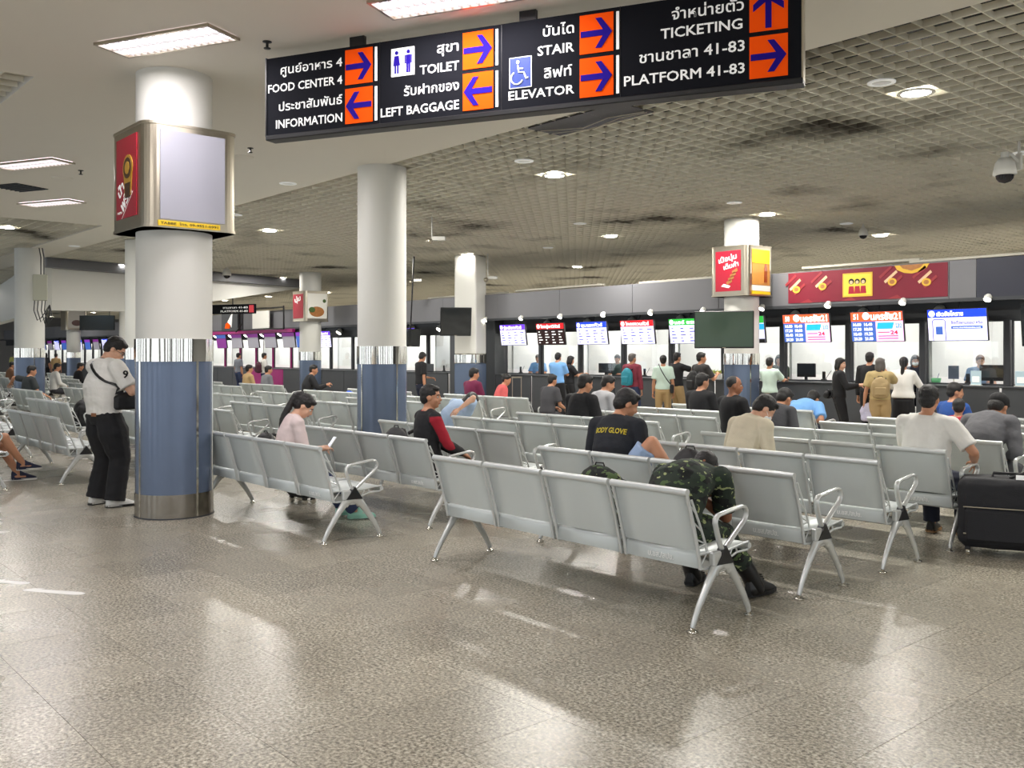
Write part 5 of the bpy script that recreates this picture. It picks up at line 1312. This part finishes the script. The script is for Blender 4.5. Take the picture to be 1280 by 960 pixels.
# 8 hoodie man with cap
r7, k7 = person('man in grey hooded jacket and black cap leaning forward', (-3.60, 8.795), math.radians(-4), h=1.72, hz=HZS, lean=(14, 42), head=(34, 0), top=cloth('hoodie_grey', (98, 98, 102)), sleeve='long', bottom=c_dgrey, vx=.010, wr=.006, collar='hood', hair='cap', fat=1.1, shoes=(m_shoeb, m_solew))
MB().cbox(-.075, .075, -.012, .012, -.14, .14, .006).build('back_patch', M_black, r7, k7['nb'] + V((0, -.16, -.14)), 0).rotation_euler = (math.radians(-28), 0, 0)
SIT = [
 ('child in red shirt sitting in front of the hooded man', 1197, 9.875, dict(h=1.30, lean=(0, 8), head=(10, 10), top=c_red, bottom=c_navy), 10),
 ('child in blue shirt turned to the right near the last rows', 1190, 10.955, dict(h=1.52, lean=(0, 4), head=(5, -30), top=c_kblue, bottom=c_navy, hair='short'), -20),
 ('broad man in plain black T-shirt seen from behind, left of the yellow lettering', 725, 8.38, dict(h=1.70, lean=(0, 8), head=(14, -18), top=c_black, bottom=c_dgrey, fat=1.12, wr=.004), 0),
 ('man in maroon T-shirt in front of the square column', 590, 11.07, dict(h=1.66, lean=(0, 4), head=(6, -20), top=c_maroon, bottom=c_dgrey), 0),
 ('woman in pink patterned top holding a phone right of the square column', 622, 11.07, dict(h=1.50, lean=(10, 18), head=(16, -30), top=c_pink, bottom=c_dgrey, fem=True, sleeve='long', hair='bun'), -30),
 ('person in light blue and white top slumped sideways over a seat', 553, 7.32, dict(h=1.62, lean=(10, 50), side=24, head=(50, 20), top=cloth('pale_blue_white', (176, 198, 226), noise_=.2), sleeve='short', hands=((-.2, .2, .72), (.42, -.05, .86)), elbows=((-.5, 0, -.5), (.4, .1, .5)), bottom=c_dgrey, fem=True, hair='long', skin='b'), 0),
 ('person in dark grey shirt under the dark red fare screen', 684, 11.07, dict(h=1.50, lean=(6, 14), head=(8, -10), top=c_dgrey, bottom=c_dgrey), 0),
 ('person in pale grey hooded top behind the man in the black T-shirt', 749, 9.44, dict(h=1.64, lean=(4, 14), head=(20, -30), top=c_lgrey, sleeve='long', collar='hood', bottom=c_dgrey), -10),
 ('man in black T-shirt below the television on the right column', 875, 10.5, dict(h=1.66, lean=(0, 4), head=(6, -20), top=c_black, bottom=c_dgrey), 0),
 ('dark-skinned man in black shirt looking right in front of the poster-box column', 915, 9.44, dict(h=1.66, lean=(0, 2), head=(2, -34), top=c_black, bottom=c_dgrey, skin='c', face=True, hair='buzz', hairm=M_hair), -14),
 ('person with black hair bowed behind the beige shirt', 962, 8.795, dict(h=1.60, lean=(10, 32), head=(34, -10), top=c_dgrey, bottom=c_dgrey), 0),
 ('person in bright light blue shirt bent far forward', 992, 11.56, dict(h=1.70, lean=(34, 66), head=(30, 0), top=c_lblue, bottom=c_navy, fat=1.15), 0),
 ('man in black jacket sitting alone left of the plain round column', 383, 10.96, dict(h=1.72, lean=(8, 18), head=(8, -20), top=c_black, bottom=c_black, sleeve='long', fat=1.2, hands=((.1, .42, .8), (.22, .44, .82))), -20),
 ('person in grey top sitting in front of the magenta counters', 331, 10.96, dict(h=1.60, lean=(4, 12), head=(4, -10), top=c_grey, bottom=c_dgrey, sleeve='long'), 0),
 ('person in cream floral top sitting in front of the magenta counters', 309, 10.96, dict(h=1.62, lean=(0, 8), head=(0, -10), top=c_khaki, bottom=c_dgrey, sleeve='long'), 0),
]
for lab, px, by, kw, dr in SIT:
    x = seatx(px, by); d = -SA * x + CA * by
    kw.setdefault('shoes', (m_shoeb, m_solew) if d < 14 else None)
    kw.setdefault('vx', .013 if d < 12 else .017 if d < 16 else .021)
    person(lab, (x, by), math.radians(dr), hz=HZS if kw.get('h', 1.6) > 1.4 else HZS - .03, **kw)
# left edge people
person('person in black jersey with arm stretched along the seat back at the left edge', (seatx(36, 5.61), 5.61), math.radians(10), h=1.68, hz=HZS, lean=(-4, 8), head=(10, -20), hands=((-.62, -.12, .90), (.20, .30, .62)), elbows=((-.3, -.3, .2), None), top=cloth('jersey_dark', (44, 48, 50), noise_=.3), bottom=c_lgrey, vx=.017, shoes=(m_shoeb, m_solew))
m_navyshoe = mat('canvas_shoe_navy', (36, 40, 66), .8, noise=.3, nscale=12)
person('person in shorts with bare crossed legs and navy canvas shoes at the left edge', (-12.62, 2.42), math.radians(-6), h=1.68, hz=HZS, lean=(-6, 0), head=(10, 0), top=c_grey, bottom=c_lgrey, leglen='shorts', shoes=(m_navyshoe, m_solew), vx=.009, feet=((-.02, .58, .085), (.10, .62, .22)), knees=((-.05, 1, .3), (.10, 1, .9)))
STAND = [
 ('man in black T-shirt and lanyard standing in the aisle right of the plain round column', 526, 12.6, dict(h=1.62, head=(24, 30), top=c_black, bottom=c_navy, hands=((-.05, .26, 1.0), (.22, .0, .78))), 60, .018),
 ('man in light blue shirt standing at the counter under the dark red screen', 697, 15.6, dict(h=1.60, top=c_lblue, bottom=c_black, hands=((-.05, .3, 1.05), (.1, .34, 1.06)), head=(10, 0)), 30, .021),
 ('woman in black shirt standing at the counter beside the light blue shirt', 712, 16.15, dict(h=1.52, top=c_black, bottom=c_black, fem=True, hair='bob', head=(10, 0), hands=((-.1, .3, 1.05), (.15, .34, 1.06))), 70, .021),
 ('man in red checked shirt standing beside a big pale plastic bag', 790, 15.3, dict(h=1.58, top=cloth('checked', (132, 50, 66), noise_=.45), bottom=c_denim, sleeve='long', head=(0, -20), hairm=M_hgrey), 40, .018),
 ('woman in mint top and khaki trousers standing with a black crossbody strap', 829, 15.2, dict(h=1.54, top=c_mint, bottom=c_khaki, fem=True, hair='bun', head=(0, 0)), 10, .016),
 ('man in black shirt reaching over the counter with one arm', 846, 16.05, dict(h=1.60, top=c_black, bottom=c_khaki, hands=((-.2, .1, .8), (.2, .55, 1.15)), elbows=(None, (.5, .2, -.5))), 60, .018),
 ('man in dark patterned shirt with black rucksack at the counter left of the television', 876, 14.9, dict(h=1.60, top=cloth('dark_pattern', (52, 50, 50), noise_=.5), bottom=c_black, head=(0, -30), hands=((-.1, .28, 1.1), (.12, .32, 1.15))), 60, .016),
 ('woman in mint top beside the poster-box column at the counter', 962, 15.75, dict(h=1.50, top=c_mint, bottom=c_dgrey, fem=True, hands=((-.1, .35, 1.05), (.15, .4, 1.05))), 40, .018),
 ('woman in black with black face mask and small black shoulder bag', 1049, 14.9, dict(h=1.50, top=c_black, bottom=c_black, sleeve='long', fem=True, hair='bob', mask=False, skin='b', head=(6, -30), face=True, hands=((.0, .28, 1.0), (.14, .30, 1.02))), 100, .016),
 ('man in black at the counter half hidden behind the yellow floral top', 1087, 16.1, dict(h=1.60, top=c_black, bottom=c_black, sleeve='long'), 40, .016),
 ('older woman in yellow floral top carrying a tan backpack', 1100, 14.8, dict(h=1.50, top=c_yellow, bottom=c_khaki, fem=True, hair='bob', hairm=M_hgrey, hands=((-.25, .0, .72), (.12, .28, 1.25)), head=(0, -30), fat=1.15), 20, .016),
 ('woman in white shirt with dark ponytail standing at the counter', 1129, 15.4, dict(h=1.52, top=c_white, bottom=c_black, fem=True, hair='pony', lean=(4, 10), sleeve='half', leglen='skirt', hem=.03, hands=((-.15, .3, 1.0), (.2, .34, 1.05))), 30, .016),
 ('person in striped shirt standing at the magenta counters', 298, 15.6, dict(h=1.60, top=cloth('striped', (120, 124, 134), noise_=.5), bottom=c_denim), 40, .024),
 ('person in white shirt with a rucksack standing at the magenta counters', 330, 15.4, dict(h=1.60, top=c_white, bottom=c_denim), 60, .024),
 ('person in dark clothes standing far away right of the left column', 57, 13.5, dict(h=1.62, top=c_dgrey, bottom=c_black, fem=True, hair='bob'), 0, .026),
 ('person in pale patterned top standing far away among the seats', 70, 13.0, dict(h=1.58, top=c_khaki, bottom=c_dgrey), 0, .026),
 ('person in yellow green top standing far away left of the left column', 18, 12.5, dict(h=1.64, top=cloth('olive_yellow', (150, 152, 84)), bottom=c_black), 0, .026),
]
SR_ = {}
for lab, px, by, kw, cw, vxx in STAND:
    SR_[px] = person(lab, (seatx(px, by), by), face_rz(cw), vx=vxx, shoes=(m_shoeb, m_solew) if kw.get('h', 0) and px > 400 else None, **kw)
STAFF = [('clerk with grey hair and light blue shirt behind the violet and red screens', 673, 17.75, dict(top=c_lblue, hairm=M_hgrey)), ('clerk in green-grey jacket with ponytail behind the glass left of the checked shirt', 772, 17.7, dict(top=cloth('teal_grey', (74, 92, 90)), hair='bun', sleeve='long', fem=True)),
         ('clerk in yellow and dark uniform behind the glass right of the column', 974, 17.7, dict(top=cloth('uniform_dark', (60, 72, 58)), hair='bob', fem=True)), ('clerk with white face mask behind the glass beside the white-shirted woman', 1144, 17.7, dict(top=c_navy, hair='bob', mask=True, fem=True)),
         ('clerk with brown hair and pale blue shirt behind the computer at the right', 1225, 17.75, dict(top=cloth('pale_blue_uniform', (150, 178, 214)), hairm=M_hbrown, skin='b'))]
for lab, px, by, kw in STAFF:
    person(lab, (seatx(px, by), by), face_rz(200), h=1.55, vx=.018, bottom=c_navy, face=True, head=(12, 0), hands=((-.15, .3, 1.04), (.15, .3, 1.04)), **kw)
# far seated people between the left column and the standing man
for lab, px, by, cc in (('person with black hair and black coat seated far away behind the standing man', 97, 8.75, c_black), ('person in white top seated far away right of the left column', 68, 7.8, c_white), ('person in brown top seated far away at the left edge', 12, 8.0, cloth('brown_top', (120, 84, 60))),
                        ('person in white shirt seated beside the plain round column in the distance', 487, 10.0, c_white)):
    person(lab, (seatx(px, by), by), 0, h=1.66, hz=HZS, lean=(0, 8), head=(10, -10), top=cc, sleeve='long', bottom=c_dgrey, vx=.024)
# ------------------------------------------------------------------ luggage and small things
M_luggage = mat('suitcase_fabric', (30, 31, 36), .75, noise=.2, nscale=30, bump=.3, bscale=200)
def big_case(loc, rz, w, dp, h, label, tagm=True, sname='suitcase', m=None):
    o = empty(sname, loc, rz); m = m or M_luggage
    mb = MB(); mb.cbox(-w / 2, w / 2, -dp / 2, dp / 2, .06, h, .05)
    put('shell', voxel(mb, 'shell', m, .018, 3, .006, 6), o)
    mb = MB().cbox(-w / 2 + .05, w / 2 - .05, -dp / 2 - .035, -dp / 2 + .02, .12, h * .62, .02); mb.build('front_pocket', m, o)
    for z in (h * .64, h * .30): MB().tube([(-w / 2 + .04, -dp / 2 - .02, z), (w / 2 - .04, -dp / 2 - .02, z)], .006, 6).build('zip', M_brush, o)
    MB().tube([(-.12, 0, h - .01), (-.11, 0, h + .03), (.11, 0, h + .03), (.12, 0, h - .01)], .012, 8).build('handle', M_black, o)
    for sx in (-1, 1):
        for sy in (-1, 1):
            wh = MB(); R = Matrix.Rotation(math.pi / 2, 4, 'Y'); c = (sx * (w / 2 - .07), sy * (dp / 2 - .06), .03)
            wh.loft([[(c[0] + x, c[1] + .03 * math.cos(k * math.pi / 8), c[2] + .03 * math.sin(k * math.pi / 8)) for k in range(16)] for x in (-.012, .012)]); wh.build('wheel', M_chrome, o)
            MB().cbox(c[0] - .02, c[0] + .02, c[1] - .02, c[1] + .02, .045, .075, .004).build('wheel_mount', M_black, o)
    if tagm: MB().box(.10, .17, -dp / 2 - .040, -dp / 2 - .036, h * .40, h * .48).build('paper_tag', M_signw, o)
    tag(o, label, sname); return o
p = P(1262, 7.25)
cs = big_case((p.x, p.y, 0), math.radians(22), .72, .40, .60, 'large black soft suitcase with a white paper tag at the right edge')
MB().tube([(.0, -.05, .60), (.12, -.1, .66), (.25, -.05, .62)], .012, 6).build('strap', M_black, cs); MB().box(.04, .16, -.13, -.125, .60, .635).build('airline_tag', M_signw, cs)
big_case((seatx(378, 4.80), 4.80, 0), math.radians(5), .38, .22, .42, 'small dark trolley case standing in front of the girl with the ponytail', tagm=False)
o = empty('trolley_handle_case', (seatx(646, 11.9), 11.9, 0), face_rz(0)); MB().cbox(-.2, .2, -.12, .12, .05, .62, .03).build('shell', M_luggage, o)
for x in (-.085, .085): MB().tube([(x, 0, .6), (x, 0, 1.10)], .009, 8).build('pull_tube', M_brush, o)
MB().cbox(-.1, .1, -.015, .015, 1.09, 1.12, .006).build('grip', M_brush, o); tag(o, 'trolley case with tall raised silver handle in front of the grey counters', 'suitcase')
def soft_bag(name, loc, rz, size, m, label, cat='bag', strap=None, vx_=.015, lump=.010):
    o = empty(name, loc, rz); mb = MB(); w, dp, h = size
    ell(mb, (0, 0, h * .45), (w / 2, dp / 2, h * .5), None, 16, 10); mb.cbox(-w / 2 * .85, w / 2 * .85, -dp / 2 * .8, dp / 2 * .8, .0, h * .72, .02)
    put('bag_body', voxel(mb, 'bag_body', m, vx_, 3, lump, 9), o)
    mb = MB().cbox(-w / 2 * .6, w / 2 * .6, -dp / 2 * 1.12, -dp / 2 * .6, h * .10, h * .48, .015); mb.build('pocket', m, o)
    if strap:
        for q in (-1, 1): MB().tube(smoothpts([V((q * w * .25, dp * .3, h * .8)), V((q * w * .3, dp * .66, h * .84)), V((q * w * .32, dp * .8, h * .4)), V((q * w * .3, dp * .4, h * .08))], 3), .012, 6, flat=(.5, 1.6)).build('strap', M_black, o)
    MB().tube([(-.04, 0, h * .92), (-.03, 0, h * .975), (.03, 0, h * .975), (.04, 0, h * .92)], .006, 6).build('handle', M_black, o)
    tag(o, label, cat); return o
m_bagblack = MATS['bag_black']
soft_bag('backpack', (-4.36, 5.58, .425), .2, (.34, .26, .46), m_bagblack, 'black backpack on the seat behind the bent soldier')
soft_bag('backpack', (-4.24, 4.48, .425), .1, (.40, .28, .43), MATS['camouflage_cloth'] if 'camouflage_cloth' in MATS else m_camo, 'camouflage backpack on the seat left of the soldier')
soft_bag('backpack', (-7.66, 5.20, .425), 0, (.36, .26, .44), mat('bag_grey', (58, 58, 60), .8), 'dark grey backpack on the seat left of the boy in the track jacket', strap=True)
soft_bag('backpack', (-8.35, 4.16, .425), 0, (.32, .24, .40), m_bagblack, 'black backpack on the seat left of the girl with the ponytail', strap=True)
soft_bag('backpack', (seatx(100, 4.60), 4.65, .425), 0, (.36, .28, .44), m_bagblack, 'black backpack on a seat left of the man in the white polo shirt', strap=True)
soft_bag('shopping_bag', (seatx(1109, 7.70), 7.74, .42), 0, (.22, .16, .36), mat('pale_yellow_plastic', (226, 222, 150), .5), 'pale yellow bag on the seat left of the man in the white T-shirt', vx_=.014)
soft_bag('plastic_bag', (seatx(434, 9.9), 9.95, .42), 0, (.34, .26, .42), mat('blue_plastic', (40, 92, 206), .4), 'bright blue plastic bag on a seat left of the plain round column')
soft_bag('plastic_bag', (seatx(779, 14.9), 14.9, 0), face_rz(0), (.62, .3, .72), mat('pale_plastic', (196, 200, 198), .35), 'big pale wrapped plastic bag standing beside the man in the checked shirt', lump=.02)
soft_bag('tote_bag', (seatx(1086, 14.75), 14.75, .44), face_rz(0), (.30, .12, .32), mat('lilac_bag', (200, 196, 220), .6), 'pale lilac bag hanging from the hand of the woman in the yellow floral top')
def worn(name, px, by, z, cw, size, m, label):
    a = face_rz(cw); off = V((0, -.20, 0)); off.rotate(Matrix.Rotation(a, 3, 'Z'))
    return soft_bag(name, (seatx(px, by) + off.x, by + off.y, z), a, size, m, label, strap=True, vx_=.016, lump=.006)
worn('backpack', 1100, 14.8, .84, 20, (.30, .17, .36), mat('bag_tan', (170, 146, 104), .7), 'tan backpack worn by the woman in the yellow floral top')
worn('backpack', 876, 14.9, .84, 60, (.30, .18, .42), m_bagblack, 'black rucksack worn by the man in the dark patterned shirt')
worn('backpack', 790, 15.3, .88, 40, (.28, .17, .40), mat('bag_turquoise', (30, 132, 150), .6), 'turquoise backpack worn by the man in the checked shirt')
worn('backpack', 330, 15.4, .88, 60, (.32, .22, .42), mat('bag_darkred', (70, 30, 46), .7), 'dark rucksack worn by the person at the magenta counters')
worn('shoulder_bag', 1049, 14.9, .78, 130, (.22, .12, .16), m_bagblack, 'small black shoulder bag of the woman in black with the mask')
a = face_rz(10); c = V((seatx(829, 15.2), 15.2, 0))
o = empty('crossbody_bag', c, a)
MB().tube(smoothpts([V((-.10, .10, 1.26)), V((-.09, .0, 1.34)), V((-.05, -.135, 1.24)), V((.06, -.15, 1.05)), V((.17, -.11, .90))], 3), .014, 6, flat=(.4, 1)).build('strap', M_black, o)
mb = MB(); mb.cbox(.14, .22, -.12, .12, .74, .92, .02); mb.build('pouch', m_bagblack, o); tag(o, 'black crossbody bag of the woman in the mint top', 'bag')
# things on the counters
def counter_thing(px, y=17.2): return (seatx(px, y), y, 1.0)
def monitor(px, label, w=.42, h=.28, rz=180):
    o = empty('computer_monitor', counter_thing(px), math.radians(rz)); MB().cbox(-w / 2, w / 2, -.02, .02, .08, .08 + h, .008).build('screen_case', M_black, o); MB().box(-w / 2 + .015, w / 2 - .015, -.023, -.020, .095, .065 + h).build('display', M_screen_off, o)
    MB().cbox(-.03, .03, -.01, .03, 0, .12, .005).build('stand', M_black, o); MB().cbox(-.1, .1, -.07, .07, 0, .012, .004).build('base', M_black, o); tag(o, label, 'monitor')
monitor(1240, 'black computer monitor seen from behind in front of the brown-haired clerk'); monitor(757, 'purple lit computer screen on the counter left of the checked shirt', .46, .24, 0)
monitor(1008, 'grey computer monitor behind the glass under the screen numbered 50')
for px, lb_ in ((1192, 'small tablet on a stand behind the glass under the phone-picture screen'),):
    o = empty('tablet_stand', counter_thing(px), .2); MB().cbox(-.09, .09, -.008, .008, .10, .34, .004).build('tablet', mat('tablet_grey', (110, 120, 140), .3), o); MB().tube([(0, .01, .12), (0, .03, 0)], .012, 6).build('stand', M_pwhite, o); MB().cbox(-.06, .06, -.05, .05, 0, .012, .004).build('base', M_pwhite, o); tag(o, lb_, 'tablet')
for px, lb_ in ((1210, 'small black card reader under the phone-picture screen'), (806, 'small black intercom beside the checked shirt'), (651, 'small black intercom at the left end of the bright counter row'), (1030, 'small black intercom under the screen numbered 50'), (905, 'small black intercom left of the poster-box column'), (555, 'small black intercom left of the square column')):
    o = empty('counter_intercom', counter_thing(px)); MB().cbox(-.05, .05, -.04, .04, 0, .05, .01).build('base', M_black, o); MB().cbox(-.035, .035, -.02, .01, .05, .20, .01).build('speaker_head', M_black, o)
    MB().tube([(.03, 0, .04), (.10, -.02, .12), (.18, -.03, .22)], .005, 6).build('microphone_stem', M_black, o); tag(o, lb_, 'intercom', 'intercoms on the ticket counters')
m_card = mat('card_pale_blue', (190, 214, 224), .5); m_green = mat('basket_green', (96, 172, 120), .5)
for px, lb_ in ((1220, 'white and blue card holder standing before the brown-haired clerk'), (1276, 'white and blue card holder at the right edge counter'), (716, 'white notice card on the counter beside the light blue shirt')):
    o = empty('card_holder', counter_thing(px, 16.95)); b_ = MB().cbox(-.09, .09, -.006, .006, .0, .26, .003).build('card', m_card, o); MB().cbox(-.1, .1, -.03, .03, 0, .015, .004).build('foot', M_pwhite, o)
    MB().box(-.06, .06, -.009, -.006, .06, .16).build('print', M_signw, b_); tag(o, lb_, 'card holder', 'card holders on the counters')
o = empty('pen_basket', counter_thing(1170)); MB().lathe((0, 0, 0), [(.001, 0), (.07, 0), (.09, .11), (.084, .11), (.066, .01), (.001, .01)], 16).build('basket', m_green, o); MB().tube([(0, 0, .02), (.05, .02, .2)], .004, 5).build('pen', M_navy, o); tag(o, 'small green basket on the counter under the phone-picture screen', 'basket')
o = empty('laptop', counter_thing(542, 16.95)); MB().cbox(-.17, .17, -.12, .12, 0, .02, .005).build('keyboard_half', M_black, o); MB().cbox(-.17, .17, -.008, .008, 0, .23, .004).build('lid', M_header, o, (0, -.12, .02), 0); tag(o, 'dark laptop on the counter left of the square column', 'laptop')
o = empty('receipt_printer', counter_thing(568, 16.95)); MB().cbox(-.1, .1, -.08, .08, 0, .09, .012).build('housing', M_pwhite, o); MB().box(-.05, .05, -.02, .01, .088, .12).build('paper_slip', M_signw, o); tag(o, 'small white receipt printer beside the laptop on the counter', 'printer')
o = empty('flower_box', counter_thing(892, 16.95)); MB().cbox(-.25, .2, -.06, .06, 0, .12, .01).build('box', M_pwhite, o)
mb = MB()
for k in range(14): ell(mb, (-.22 + .03 * k, .02 * math.sin(k * 2), .15 + .03 * math.cos(k * 3)), (.03, .03, .04), None, 6, 5)
fo = mb.build('foliage', mat('leaf_yellow_green', (168, 184, 96), .6), o); tag(fo, kind='stuff'); tag(o, 'white box with small yellow green plants on the counter left of the column', 'plant box')
# white lost paper scraps: arrow sticker on the floor
m_st = mat('floor_sticker_white', (226, 226, 222), .35)
for (px, py, rz_, L_, lb_) in ((12, 728, 0, .15, 'white floor sticker at the left edge'), (68, 740, 0, .22, 'white arrow sticker on the floor tiles left, nearer the column')):
    d = FPX * CH / (py - HZ); p = P(px, d)
    MBx = MB().prism([(-L_, -.028), (L_ * .8, -.038), (L_, -.02), (L_ * 1.02, 0), (L_, .02), (L_ * .8, .038), (-L_ * .6, .035), (-L_ * .55, .06), (-L_ * .9, .045), (-L_ * 1.1, .0)], 'z', .0005, .0018)
    o = MBx.build('floor_sticker', m_st, None, (p.x, p.y, 0), math.atan2(SA, CA) + math.radians(-14)); tag(o, lb_, 'floor sticker')
